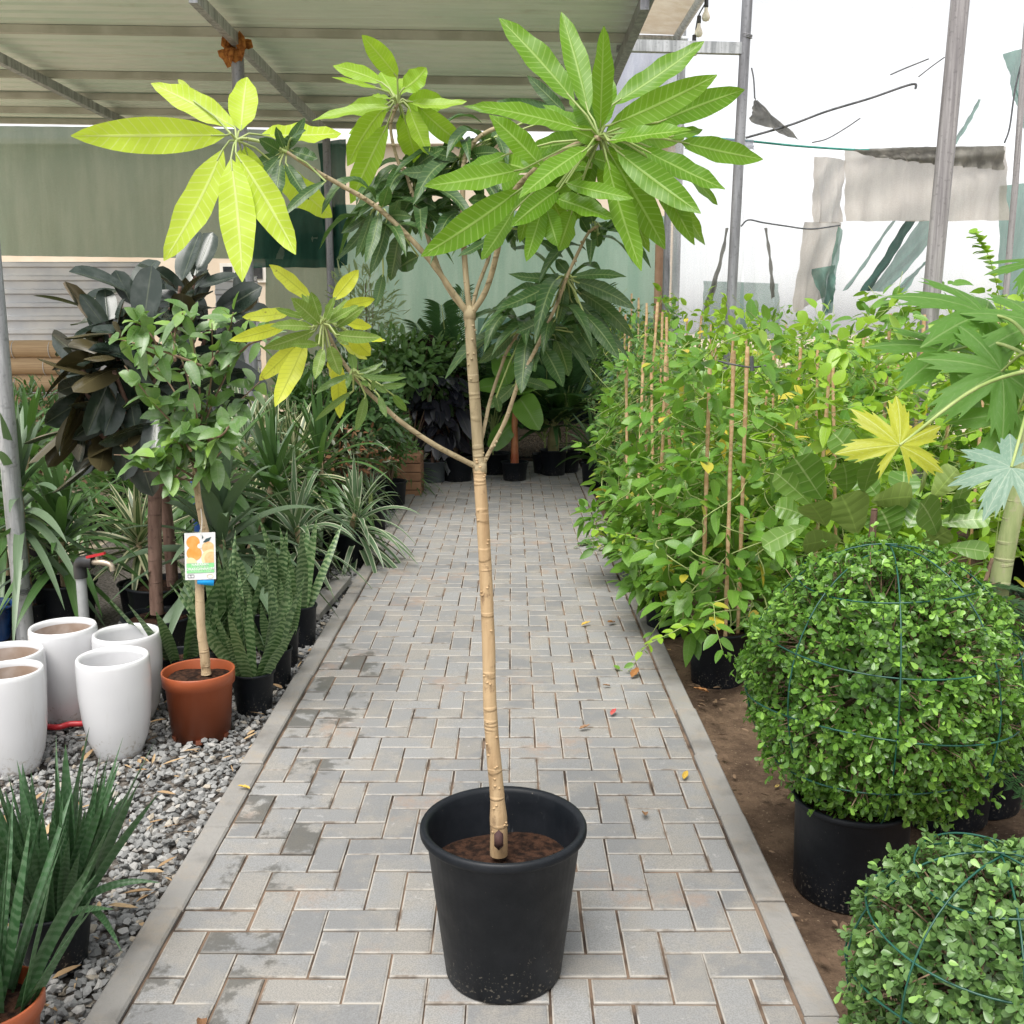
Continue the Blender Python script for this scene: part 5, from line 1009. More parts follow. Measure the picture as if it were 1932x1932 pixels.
for i in range(26):
    a = i * 2.4; z = .25 + .55 * (i / 26); d = (math.cos(a) + .35, math.sin(a) - .25, .05); spray(fb, mb, (c_[0] + .12 * (z - .25) / .6, c_[1], z), d, .42 * (1 - i / 52), .35)
part('branches', mb, M['twig'], root); part('foliage', fb, CF, root)

# ---- vines on canes
VM = leaf_mat('vine_leaf', (.075, .20, .024), (.17, .335, .045), (.3, .42, .12), .4, 8, .36, .28, (.34, .62, .06), .45, old=(.62, .47, .05), oldp=.025)
VM2 = leaf_mat('dense_vine_leaf', (.055, .145, .03), (.12, .235, .055), (.3, .4, .15), .3, 0, .4, .24, (.25, .48, .07), .45, old=(.4, .42, .08), oldp=.03)
VM3 = leaf_mat('lit_vine_leaf', (.20, .38, .025), (.32, .50, .04), (.38, .5, .14), .35, 8, .36, .34, (.46, .74, .07), .45, old=(.62, .52, .06), oldp=.03)  # lighter yellow-lime copy, the glow of lit vine tops put into the colour
def vine_parts(root, c, H, r, n, lsz, mat, rt=.15, rb=.125, h=.3, canes=3, seed=0, top=.25, potmat=None, cane_top=-.12, low=.1, base_z=None):
    rs = random.Random(seed); zb = c[2]; pot(root, c, rt, rb, h, potmat, soil_d=.035)
    for i in range(canes):
        a = i * 6.283 / canes + rs.random(); cb_ = MB(); ht = H * rs.uniform(.9, 1.05) + cane_top
        p0 = Vector((c[0] + rt * .65 * math.cos(a), c[1] + rt * .65 * math.sin(a), zb + h - .06)); p1 = Vector((c[0] + rt * .55 * math.cos(a + .5) + rs.uniform(-.05, .05), c[1] + rt * .55 * math.sin(a + .5), zb + ht))
        ks = 22; pts = [p0.lerp(p1, t) for t in np.linspace(0, 1, ks)]; tube(cb_, pts, [.0085 * (1.28 if j % 4 == 0 else 1) for j in range(ks)], 8); part('cane', cb_, M['bamboo'], root)
    sb = MB(); fb = MB(); P = []; D = []; N = []; L = []; B = []
    ns = 11
    for i in range(ns):
        a = rs.random() * 6.283; z = zb + h - .03; p = Vector((c[0] + .05 * math.cos(a), c[1] + .05 * math.sin(a), z)); pts = [p.copy()]; tgt = H * rs.uniform(.7, 1.0)
        if i < 3: tgt = H * rs.uniform(.25, .5)
        while p.z < zb + tgt:
            a += rs.uniform(-.8, 1.0); f = (p.z - zb) / H; rr = r * (.55 + .6 * math.sin(min(1, f * 1.15) * 3.0)) * rs.uniform(.4, 1.15)
            p = Vector((c[0] + rr * math.cos(a), c[1] + rr * math.sin(a), p.z + rs.uniform(.035, .09))); pts.append(p.copy())
        if rs.random() < .6: pts.append(p + Vector((rs.uniform(-.15, .15), rs.uniform(-.15, .1), rs.uniform(.03, .2))))
        if len(pts) < 4: continue
        Q = smooth_pts(pts, 3); tube(sb, Q, np.linspace(.004, .0015, len(Q)), 4, cap=False)
        for j in range(int(n / ns)):
            k = rs.randint(0, len(Q) - 2); q = np.array(tuple(Q[k])); f = (q[2] - zb) / H
            if f < low and rs.random() < .7: continue
            o = np.array([q[0] - c[0], q[1] - c[1], 0]); o = o / (np.linalg.norm(o) + 1e-6); d = nz(o * .9 + rng.normal(size=3) * .75 + np.array([0, 0, .1])); l = lsz * rs.uniform(.55, 1.15)
            P.append(q + d * rs.uniform(.01, .06)); D.append(d); L.append(l); N.append(nz(np.array([0, 0, 1.]) + o * .7 + rng.normal(size=3) * .35)); B.append((0, 0, -l * rs.uniform(.05, .4)))
    leaves(fb, P, D, N, L, np.array(L) * rng.uniform(.5, .62, len(L)), 'ovate', 5, B, fold=.2, c=1)
    part('stems', sb, M['green_stem'], root); part('foliage', fb, mat, root)
def sprig(root, pts, nl, lsz, mat, name='trailing_shoot'):
    sb = MB(); Q = smooth_pts(pts, 6); tube(sb, Q, np.linspace(.003, .0012, len(Q)), 5); P = []; D = []; L = []
    for i in range(nl):
        k = int((i + .6) / nl * (len(Q) - 1)); q = np.array(tuple(Q[k])); t_ = nz(np.array(tuple(Q[min(k + 1, len(Q) - 1)])) - np.array(tuple(Q[max(0, k - 1)])) + 1e-9); s_ = nz(np.cross(t_, [0, 0, 1.])) * (1 if i % 2 else -1)
        P.append(q); D.append(nz(s_ + t_ * .5 + rng.normal(size=3) * .15)); L.append(lsz * random.uniform(.7, 1.1))
    n0 = sb.n; leaves(sb, P, D, np.array([0, -.3, 1.]) + rng.normal(size=(nl, 3)) * .25, L, np.array(L) * .6, 'ovate', 5, np.array([0, 0, -.2]) * np.array(L)[:, None], fold=.2, c=1, mi=1)
    part(name, sb, [M['green_stem'], mat], root)
VG = 'climbing vines on canes along the right kerb'
near = [('vine with broad leaves on bamboo canes in the black pot nearest the clipped ball', 1352, 1298, 1182, 118, 1.62, .28, 800, .108, VM), ('vine on canes in a black pot, second along the right kerb from the camera', 1258, 1200, 1105, 92, 1.58, .29, 800, .1, VM),
        ('vine on canes in a scuffed grey pot, third along the right kerb', 1208, 1124, 1035, 82, 1.5, .28, 800, .095, VM)]
vroots = []
for i, (lb, u, vb, vr, wr, H, r, n, ls, mat) in enumerate(near):
    c_, rt, rb, h = px_pot(u, vb, vr, wr, .84); c_ = (c_[0], c_[1], -.04)
    root = thing('climbing_vine', lb, 'vine', c_, VG); vine_parts(root, c_, H, r, n, ls, mat, rt, rb, h, 3, i + 1, potmat=M['grey_pot'] if i == 2 else None); vroots.append((root, c_, rt, h))
ws = [('slim vine in a black pot, fourth along the right kerb', 6.65, .95, VM), ('small leaved vine on canes, fifth along the right kerb', 7.35, .98, VM2), ('tall dense small leaved vine on canes, sixth along the right kerb', 8.1, .99, VM2), ('dense small leaved vine, seventh along the right kerb, near the far end', 8.85, 1.0, VM2), ('small leaved vine at the far end of the right kerb', 9.6, 1.02, VM2)]
for i, (lb, y, x, mat) in enumerate(ws):
    c_ = (x, y, -.04); root = thing('climbing_vine', lb, 'vine', c_, VG)
    vine_parts(root, c_, 1.62 if mat is VM else 1.72 + .05 * i, .26, 800 if mat is VM else 1500, .09 if mat is VM else .055, mat, .15, .125, .29, 2, 10 + i, cane_top=-.02 if i else .12); vroots.append((root, c_, .15, .29))
# thicket behind: three masters, copied
masters = []
for i, (mat, n, ls, H) in enumerate(((VM3, 900, .11, 1.66), (VM, 900, .10, 1.7), (VM3, 950, .09, 1.64))):
    y, x = (5.15, 1.62) if i == 0 else ((6.0, 1.72) if i == 1 else (6.9, 1.7)); c_ = (x, y, -.04)
    root = thing('climbing_vine', 'leafy vine on canes in the thicket behind the kerbside row', 'vine', c_, 'leafy vines in the thicket on the right'); vine_parts(root, c_, H, .36, n, ls, mat, .15, .125, .29, 2, 30 + i, cane_top=-.06); masters.append(root)
spots = [(1.75, 7.8), (1.8, 8.8), (1.85, 9.8), (2.35, 5.4), (2.4, 6.3), (2.5, 7.3), (2.6, 8.3), (2.7, 9.4), (3.15, 5.2), (3.2, 6.2), (3.35, 7.2), (3.5, 8.4), (3.6, 9.6), (4.1, 6.6), (4.3, 7.8), (4.6, 9.2), (2.75, 10.6), (3.8, 10.8), (1.9, 10.8), (5.2, 8.6), (5.3, 10.2)]
for i, (x, y) in enumerate(spots):
    dup(masters[i % 3], (x + random.uniform(-.1, .1), y, -.04), random.random() * 6.28, random.uniform(.95, 1.16))
# loose shoots of the near vines
r0, c0, rt0, h0 = vroots[0]
sprig(r0, [Vector((c0[0] - .1, c0[1] - .1, h0)), at(1300, 1178, 4.25), at(1265, 1195, 4.1), at(1225, 1215, 4.05), at(1195, 1245, 4.05)], 16, .06, VM3)
sprig(r0, [Vector((c0[0] - .1, c0[1] - .12, h0 + .1)), at(1345, 1140, 4.15), at(1350, 1180, 4.05), at(1365, 1235, 4.0)], 12, .075, VM)
sprig(r0, [Vector((c0[0] - .12, c0[1] + .1, h0)), at(1290, 1120, 4.5), at(1240, 1180, 4.35), gp(1190, 1262, .015), gp(1165, 1262, .012)], 12, .05, VM)
r1, c1_, rt1, h1 = vroots[2]
sprig(r1, [Vector((c1_[0] - .05, c1_[1], h1 + .1)), at(1240, 1025, 5.2), at(1190, 1012, 5.1), at(1150, 1003, 5.1), at(1115, 998, 5.1)], 18, .06, VM3)
r3, c3_, rt3, h3 = vroots[3]
for k in range(3): sprig(r3, [Vector((c3_[0] - .1, c3_[1], h3)), Vector((c3_[0] - .2, c3_[1] - .15, .1)), gp(1125 - k * 8, 1010 + k * 8, .03), gp(1085 + k * 12, 1035 - k * 6, .015)], 22, .05, VM2)
# ring wire on the nearest canes
b = MB(); tube(b, smooth_pts([at(1355, 681, 4.45), at(1385, 688, 4.4), at(1418, 693, 4.42), at(1445, 690, 4.45)], 5), .004, 6); tube(b, [at(1418, 672, 4.42), at(1419, 700, 4.42)], .009, 6); single('binding_wire', b, M['rope'], 'dark wire binding the tops of the nearest vine canes', 'wire')
# tall thin shoot at right against the sky
VS = thing('climbing_vine', 'thin young vine shoot rising against the sky beside the papaya', 'vine', (at(1900, 700, 4.6).x, 4.6, -.04))
pot(VS, (at(1900, 700, 4.6).x, 4.6, -.04), .13, .11, .26); sprig(VS, [Vector((at(1900, 700, 4.6).x, 4.6, .2)), at(1905, 800, 4.6), at(1895, 640, 4.6), at(1885, 560, 4.6), at(1868, 490, 4.6), at(1852, 462, 4.6), at(1840, 435, 4.6)], 60, .07, VM3, 'young_shoot')

# ---- fiddle leaf fig
FD = leaf_mat('fiddle_leaf', (.085, .19, .03), (.145, .27, .045), (.40, .50, .22), .55, 5, .3, .12, (.24, .42, .05), .45, back=(.20, .28, .07), bumpy=.4, lat0=.94)
cF = lambda x, y: (1293.1 + x * .33069, 638.9 + y * .33069)
Yf = 3.35; g_ = at(1640, 1200, Yf); c_ = (g_.x, Yf, -.04)
root = thing('fiddle_leaf_fig', 'fiddle leaf fig with broad wavy leaves behind the large clipped ball', 'fig tree', c_); pot(root, c_, .17, .14, .3)
mb = MB(); tube(mb, [(c_[0], c_[1], .2), at(1640, 1080, Yf), at(1650, 960, Yf)], [.018, .015, .01], 10); tube(mb, [(c_[0] + .02, c_[1], .2), at(1740, 1090, Yf), at(1765, 930, Yf + .1)], [.018, .014, .01], 10); part('stem', mb, M['brown_bark'], root)
fl = [((790, 930), (590, 630), 270), ((730, 960), (470, 720), 170), ((1010, 720), (815, 505), 190), ((980, 1120), (880, 870), 300), ((800, 1070), (700, 920), 220), ((690, 1070), (435, 1190), 150), ((890, 1150), (650, 1180), 210), ((1230, 950), (1250, 740), 220), ((1060, 930), (1310, 900), 210), ((1180, 1130), (1110, 960), 280), ((1440, 1130), (1330, 900), 210),
      ((1430, 1060), (1790, 1020), 140), ((1480, 1190), (1750, 1220), 130), ((1440, 1000), (1650, 930), 150), ((1400, 920), (1570, 720), 190), ((1330, 900), (1420, 680), 210), ((1020, 880), (1100, 640), 210), ((920, 880), (900, 680), 200), ((1270, 1080), (1360, 930), 220), ((680, 1010), (520, 960), 160), ((1350, 1200), (1520, 1080), 180), ((1100, 900), (980, 760), 200), ((760, 800), (640, 620), 180), ((1500, 1050), (1620, 760), 160)]
P = []; D = []; N = []; L = []; W = []; B = []
for (a, b_, w_) in fl:
    dz = random.uniform(-.22, .14); p0 = at(*cF(*a), Yf + dz * .3); p1 = at(*cF(*b_), Yf + dz); d = p1 - p0; P.append(tuple(p0)); L.append(d.length); W.append(w_ * .33069 * mpp(1640, 950, Yf)); bb = np.array([random.uniform(-.05, .05), -.04, .06]) * d.length * -2; D.append(tuple(d - Vector(bb))); B.append(tuple(bb)); N.append((random.uniform(-.7, .7), -1 if random.random() < .75 else 1, random.uniform(-.1, .8)))
fb = MB(); leaves(fb, P, D, N, L, W, 'fiddle', 14, B, fold=.12, c=3, wave=.02, wn=1.5); part('foliage', fb, FD, root)

# ---- papaya
def palmate(mb, H, nrm, up, R_, rnd, nl=8, droop=.18, mi=0, seed=0):
    rs = random.Random(seed); nrm = nz(np.array(tuple(nrm))); up = np.array(tuple(up)); up = nz(up - nrm * nrm.dot(up)); sd = np.cross(up, nrm); n_ = 52 * nl; V = [np.array(tuple(H))]; A = [(.5, .0, rnd, 1)]
    ls = [R_ * (1.0 if 0 < i < nl - 1 else .72) * rs.uniform(.88, 1.08) for i in range(nl)]; rings = (.25, .5, .75, 1.0); pts = []
    # outline: each lobe a pinnate spear with side teeth, drawn in polar form about the petiole
    for q in range(n_):
        th = -2.75 + 5.5 * q / (n_ - 1); f = (th + 2.75) / 5.5 * (nl - 1); i = int(round(f)); x = f - i; ax = abs(x)
        base_ = .44; lobe = max(0, 1 - ax / .5)
        prof_ = lobe ** .66; tooth = .19 * (abs(((ax * 6.2 + .15) % 1) - .5) * 2) * (1 if ax > .06 else .3)
        r = ls[i] * float(np.interp(ax, (0, .04, .09, .13, .165, .21, .25, .29, .34, .4, .5), (1, .93, .83, .77, .90, .74, .66, .76, .56, .44, .35))); pts.append((th, max(.2 * R_, r), x))
    for fr in rings:
        for th, r, x in pts:
            rr = r * fr; p = np.array(tuple(H)) + (sd * math.sin(th) + up * math.cos(th)) * rr - nrm * droop * rr * rr / R_ + nrm * .022 * rr * math.cos(x * 12.5); V.append(p); A.append((.5 + x * fr * 2.4, fr, rnd, 1))
    Fq = []; Ft = [(0, 1 + q, 2 + q) for q in range(n_ - 1)]
    for k in range(3):
        for q in range(n_ - 1): a = 1 + k * n_ + q; Fq.append((a, a + n_, a + n_ + 1, a + 1))
    n0 = mb.n; mb.add(V, Ft, np.array(A), mi); mb.F.append(np.array(Fq) + n0); mb.M.append(np.full(len(Fq), mi))
PG = leaf_mat('papaya_leaf', (.075, .19, .03), (.12, .26, .05), (.30, .42, .16), .5, 6, .55, .40, (.28, .54, .06), .25, lat0=.94)
PBl = leaf_mat('bluish_papaya_leaf', (.16, .27, .2), (.22, .33, .25), (.42, .5, .38), .5, 5, .45, .25, (.25, .45, .2), .4)
PYl = leaf_mat('yellow_papaya_leaf', (.33, .38, .025), (.46, .46, .04), (.56, .62, .26), .5, 6, .45, .3, (.6, .62, .05), .3, lat0=.93)
Yp = 3.35; g_ = at(1872, 1210, Yp); c_ = (g_.x - .02, Yp, -.04)
root = thing('papaya', 'papaya plant with lobed leaves, one of them yellow, at the right edge', 'papaya', c_); pot(root, c_, .18, .15, .32)
mb = MB(); Q = chain([(1862, 1290), (1876, 1170), (1893, 1060), (1916, 950), (1936, 860), (1960, 760), (1975, 680)], [Yp] * 7, 5); tube(mb, Q, np.linspace(21, 13, len(Q)) * mpp(1900, 1000, Yp), 14); part('trunk', mb, bark_mat('papaya_bark', (.24, .30, .12), (.34, .38, .18), (.36, .33, .22), .5), root)
cr = at(1975, 690, Yp)
for i, (u, v, dy, r_, mat, nr, up, rn) in enumerate([(1697, 840, -.35, 118, PYl, (.1, -1, .5), (.2, 0, 1), .4), (1908, 882, -.45, 125, PBl, (-.3, -.7, .9), (-1, 0, .05), .5), (1857, 591, .45, 165, PG, (.3, -.55, .75), (-.9, 0, .5), .6), (1791, 662, .5, 165, PG, (.2, -.5, .9), (-.9, 0, .35), .3), (1965, 497, .0, 115, PG, (0, -.35, .9), (-1, 0, .1), .2),
        (1890, 700, .15, 165, PG, (.0, -.7, .6), (-.8, 0, -.6), .7), (1920, 780, .1, 140, PG, (-.1, -.8, .5), (-.6, 0, -1), .5), (1960, 610, .3, 150, PG, (.1, -.6, .8), (-.7, 0, .6), .9)]):
    H = at(u, v, Yp + dy); fb = MB(); tube(fb, smooth_pts([cr, cr.lerp(H, .5) + Vector((0, 0, .05)), H], 6), np.linspace(.008, .004, 13), 8, mi=1); palmate(fb, H, nr, up, r_ * mpp(u, v, Yp + dy), rn, 7, .3, 0, i + 3)
    o = part('leaf', fb, [mat, M['green_stem']], root)
    if mat is PYl: o['label'] = 'yellow ageing leaf'
    if mat is PBl: o['label'] = 'bluish green leaf'

# ---- pale stone, fallen leaves, litter
g_ = gp(1408, 1150, -.0); mb = MB(); V = IV * np.array([.05, .04, .04]); mb.add(V + np.array([g_.x + .05, g_.y, .09]), IF); 
LY = leaf_mat('fallen_yellow_leaf', (.55, .36, .04), (.62, .42, .08), (.4, .25, .05), .4, 5, .5, .1, old=(.35, .16, .06), oldp=.3)
LBn = leaf_mat('fallen_brown_leaf', (.22, .11, .05), (.34, .2, .1), (.2, .1, .05), .4, 5, .6, .05)
def fallen(label, u, v, l, mat, name='fallen_leaf', z=.01, a=None):
    p = gp(u, v, z); a = random.random() * 6.28 if a is None else a; mb = MB(); l_ = l
    leaves(mb, [(p.x, p.y, z)], [(math.cos(a), math.sin(a), .12)], (0.1, .1, 1), l_, l_ * .42, 'ovate', 8, (0, 0, l_ * .12), fold=.7, c=2, wave=.08); leaves_o = single(name, mb, mat, label, 'fallen leaf', 'fallen leaves on the paving'); return leaves_o
for lb, u, v, l, m_ in (('curled yellow fallen leaf near the right kerb by the second vine pot', 1160, 1174, .07, LY), ('small yellow brown fallen leaf left of the curled one', 1097, 1180, .06, LY), ('long yellow fallen leaf beside the trailing vine shoots', 1192, 1278, .085, LY), ('tiny brown leaf scrap on the joint above the trailing sprig', 1152, 1294, .04, LBn),
                 ('red fallen leaf on the paving right of the trunk', 1153, 1349, .05, plain('red_leaf', (.4, .06, .06), (.5, .12, .1), .5)), ('brown dry leaf on the paving between trunk and right kerb', 1093, 1376, .05, LBn), ('yellow leaf against the right kerb opposite the clipped ball', 1290, 1470, .05, LY), ('crumpled brown leaf right of the black pot rim', 1216, 1532, .05, LBn), ('dry brown leaf at the bottom edge of the paving', 380, 1922, .06, LBn), ('straw coloured leaf on the left kerb by the gravel', 472, 1488, .045, LY), ('yellow leaf on the soil beside the nearest vine pot', 1338, 1306, .07, LY)):
    fallen(lb, u, v, l, m_)
lt = MB(); n = 620; X = .8 + rng.random(n) ** 1.3 * 1.6; Y = 1.4 + rng.random(n) * 5.2; a = rng.random(n) * 6.28
l = rng.uniform(.012, .055, n); leaves(lt, np.column_stack([X, Y, np.full(n, -.03) + .02 * rng.random(n)]), np.column_stack([np.cos(a), np.sin(a), rng.uniform(-.1, .25, n)]), np.column_stack([rng.normal(size=n) * .4, rng.normal(size=n) * .4, np.ones(n)]), l, l * rng.uniform(.2, .5, n), 'ovate', 4, fold=.5, c=1)
LT = leaf_mat('litter_leaf', (.10, .06, .035), (.26, .17, .10), nlat=0, vs=0, rough=.8, trans=.05, old=(.5, .38, .1), oldp=.09)
o = single('leaf_litter', lt, LT, 'dry leaf litter scattered on the brown soil right of the kerb', 'leaf litter'); o['kind'] = 'stuff'
lt = MB(); n = 240; Y = 1.7 + rng.random(n) * 3.5; X = -1.02 - rng.random(n) * .7; a = rng.random(n) * 6.28; l = rng.uniform(.02, .09, n)
leaves(lt, np.column_stack([X, Y, np.full(n, -.012)]), np.column_stack([np.cos(a), np.sin(a), rng.uniform(-.1, .2, n)]), np.column_stack([rng.normal(size=n) * .4, rng.normal(size=n) * .4, np.ones(n)]), l, l * rng.uniform(.08, .3, n), 'ovate', 4, fold=.5, c=1)
LT2 = leaf_mat('straw_litter', (.32, .2, .1), (.5, .36, .2), nlat=0, vs=0, rough=.8, trans=.05)
o = single('leaf_litter', lt, LT2, 'straw coloured dry leaf scraps scattered on the gravel', 'leaf litter'); o['kind'] = 'stuff'
single('stone', mb, plain('pale_stone', (.55, .48, .42), (.66, .58, .52), .7, 9), 'pale rounded stone left of the large clipped ball', 'stone') if False else None
sm = MB(); V = IV * np.array([.05, .045, .042]); sm.add(V + np.array([g_.x + .05, g_.y, .0]), IF); o = single('stone', sm, plain('pale_stone', (.55, .48, .42), (.66, .58, .52), .7, 9), 'pale rounded stone on the soil left of the large clipped ball', 'stone')

g_ = gp(468, 1592, -.02); mb = MB(); ph = 1.3
sheet(mb, lambda a, b: (g_.x + b * (.10 + .035 * math.sin(a * 6.283 * 3 + ph) + .02 * math.sin(a * 6.283 * 7)) * math.cos(a * 6.283), g_.y + 1.7 * b * (.10 + .03 * math.sin(a * 6.283 * 2 + ph)) * math.sin(a * 6.283), -.038 + .028 * (1 - b * b) + .004 * math.sin(a * 40 + b * 19)), 40, 10)
o = single('soil_spill', mb, M['potsoil'], 'patch of spilled brown potting soil on the gravel by the left kerb', 'soil'); o['kind'] = 'stuff'
# ================================================================== FAR END
SH = leaf_mat('shrub_leaf', (.04, .095, .03), (.09, .17, .055), (.2, .3, .1), .3, 0, .34, .22, (.14, .3, .04))
SHL = leaf_mat('light_shrub_leaf', (.085, .18, .055), (.16, .27, .09), (.26, .36, .16), .3, 0, .36, .3, (.22, .42, .06))
SHD = leaf_mat('dark_burgundy_leaf', (.012, .014, .02), (.03, .03, .038), (.1, .08, .07), .3, 0, .25, .03, (.05, .02, .02), back=(.06, .03, .035))
SHP = leaf_mat('pale_shrub_leaf', (.30, .40, .22), (.42, .50, .30), (.5, .55, .4), .3, 0, .4, .35, (.5, .62, .2))
PAL = leaf_mat('palm_leaflet', (.035, .095, .03), (.07, .15, .055), (.15, .25, .1), .3, 0, .34, .2, (.12, .26, .04))
BAN = leaf_mat('banana_leaf', (.10, .25, .03), (.16, .33, .05), (.36, .5, .2), .6, 26, .34, .42, (.34, .64, .05))
def bush(label, u, v, Y, ru, rv, n, lsz, mat, wl=.42, name='shrub', cat='shrub', potr=.15, dirz=.2, prof='ovate', droop=.25, stem=True, group='shrubs and foliage plants at the far left', foot=None):
    c = at(u, v, Y); s = mpp(u, v, Y); rx, rz2 = ru * s, rv * s; pc_ = (c.x if foot is None else at(foot, v, Y).x, Y, -.035)
    root = thing(name, label, cat, pc_, group); pot(root, pc_, potr, potr * .8, potr * 1.75)
    sb = MB(); fb = MB(); d = rdir(n); rr = rng.random(n) ** .4; lump = 1 + .25 * np.sin(d[:, 0] * 5 + u) * np.sin(d[:, 2] * 4 + v)
    q = np.array(tuple(c)) + d * (rr * lump)[:, None] * np.array([rx, min(rx, .55), rz2]); q[:, 2] = np.maximum(q[:, 2], .12); l = lsz * rng.uniform(.6, 1.2, n)
    D = nz(d * .8 + rng.normal(size=(n, 3)) * .6 + np.array([0, -.15, dirz])); N = nz(d + np.array([0, -.2, .8]) + rng.normal(size=(n, 3)) * .3)
    leaves(fb, q, D, N, l, l * wl * rng.uniform(.8, 1.2, n), prof, 5, np.array([0, 0, -1.]) * (l * droop * rng.random(n))[:, None], fold=.2, c=1)
    for i in range(14):
        e = q[rng.integers(n)]; b0 = Vector((pc_[0], Y, pc_[2] + potr * 1.6)); tube(sb, smooth_pts([b0, b0.lerp(Vector(e), .5) + Vector((0, 0, .05)), Vector(e)], 4), np.linspace(.009, .003, 9), 5)
    part('stems', sb, M['twig'], root); part('foliage', fb, mat, root); return root
bush('dense dark green shrub left of the path at the far end', 690, 780, 8.6, 75, 90, 1500, .085, SH)
bush('dense green shrub behind the dark one at the far left', 640, 740, 9.6, 70, 80, 1200, .09, SH)
bush('glossy green shrub with upright leaves at the far left end of the path', 770, 690, 10.4, 85, 65, 1200, .12, SHL, .4)
bush('jagged leaved bushy palm beside the banana plant', 835, 720, 10.8, 75, 75, 900, .14, SHL, .5, foot=845)
bush('dark burgundy rubber plant at the far end', 838, 770, 10.5, 50, 70, 160, .26, SHD, .45, prof='ellip', droop=.5, foot=862, potr=.17, name='rubber_plant', cat='rubber plant', dirz=-.2)
bush('small grey leaved shrub above the cactus', 735, 830, 9.0, 50, 50, 900, .06, SHL)
bush('dry brown tinged shrub behind the striped dracaenas', 640, 860, 8.2, 90, 60, 1100, .07, leaf_mat('drying_leaf', (.05, .08, .03), (.12, .13, .06), nlat=0, vs=0, old=(.25, .12, .06), oldp=.35), wl=.35)
bush('pale feathery oleander standing against the back net', 690, 590, 11.6, 65, 85, 420, .17, SHP, .16, prof='lance', dirz=.5, droop=.3)
bush('dark strappy shrub under the yellow mango leaves', 585, 770, 8.4, 75, 60, 700, .12, SH, .25, prof='lance')
bush('leafy shrub at far left under the reed rolls', 60, 800, 9.0, 110, 75, 900, .14, SH, .2, prof='lance')
bush('leafy shrub behind the orange tree at the back', 400, 800, 9.2, 110, 90, 1000, .13, SH, .25, prof='lance')
bush('leafy dark shrub under the rubber plant at the back', 230, 830, 9.2, 110, 80, 1000, .13, SH, .25, prof='lance')
bush('dark oval leaved shrub behind the path end, left', 760, 830, 11.3, 60, 70, 700, .1, SH)
bush('dark leafy plant closing the far end of the path', 880, 800, 11.8, 60, 70, 700, .14, SH, .3, prof='lance', potr=.18)
# grey pots at far end with bare stems
for lb, u, vb, vr, wr, mt, st in (('mid grey pot with two slim stems at the far left end of the path', 817, 917, 876, 56, M['grey_pot'], 2), ('grey pot half hidden behind the mid grey one', 838, 900, 862, 54, M['grey_pot'], 1)):
    c_, rt, rb, h = px_pot(u, vb, vr, wr, .8); c_ = (c_[0], c_[1], .002); root = thing('potted_sapling', lb, 'potted plant', c_, 'plants at the far end of the path'); pot(root, c_, rt, rb, h, mt)
    b = MB()
    for i in range(st): tube(b, [(c_[0] + .05 * i, c_[1], h - .05), (c_[0] + .06 * i, c_[1] + .05, h + .75)], [.02, .014], 10)
    part('trunk', b, M['brown_bark'], root); fb = MB(); n = 60; d = rdir(n); leaves(fb, np.array([c_[0], c_[1] + .05, h + .85]) + d * np.array([.3, .25, .3]), nz(d + [0, -.2, -.3]), nz(d + [0, 0, .8]), .22, .1, 'ellip', 6, (0, 0, -.06), fold=.2, c=1); part('foliage', fb, SHD, root)
# wooden crate stack
g_ = gp(777, 915, 0); s = mpp(777, 880, 9.6); b = MB(); root = thing('wooden_crate', 'brown slatted wooden crate left of the far grey pots', 'crate', (g_.x, 9.7, -.03)); z = -.03
for k in range(5):
    box(b, (-1.06 - .02, 9.55, z), (-.86, 9.9, z + .075), .004); z += .085
part('slats', b, plain('crate_wood', (.16, .08, .04), (.28, .15, .08), .8, 4), root); b = MB(); box(b, (-1.06, 9.57, -.03), (-.875, 9.88, z - .02)); part('frame', b, plain('crate_dark', (.05, .03, .02), None, .9), root)
# cactus
c_, rt, rb, h = px_pot(746, 930, 906, 46, .8); root = thing('cactus', 'round ribbed cactus with pale spines in a black pot by the path', 'cactus', c_); pot(root, c_, rt, rb, h)
cc = at(740, 886, c_[1]); rr = 19 * mpp(740, 886, c_[1]); b = MB()
sheet(b, lambda a, t: (cc.x + rr * math.sin(t * 3.14) * (1 + .09 * math.cos(a * 6.283 * 14)) * math.cos(a * 6.283), cc.y + rr * math.sin(t * 3.14) * (1 + .09 * math.cos(a * 6.283 * 14)) * math.sin(a * 6.283), cc.z - rr * 1.15 * math.cos(t * 3.14)), 112, 16); part('body', b, plain('cactus_skin', (.12, .17, .05), (.2, .24, .08), .6), root)
b = MB(); P = []; D = []
for i in range(14):
    a = i * 6.283 / 14
    for t in np.linspace(.3, 2.6, 11):
        o = np.array([math.sin(t) * math.cos(a), math.sin(t) * math.sin(a), -math.cos(t) * 1.15])
        for k in range(6): P.append(np.array(tuple(cc)) + o * rr * 1.08); D.append(nz(o + rng.normal(size=3) * .7))
leaves(b, P, D, rdir(len(P)), .035, .004, 'needle', 1); part('spines', b, plain('cactus_spine', (.6, .48, .24), (.7, .6, .35), .6), root)
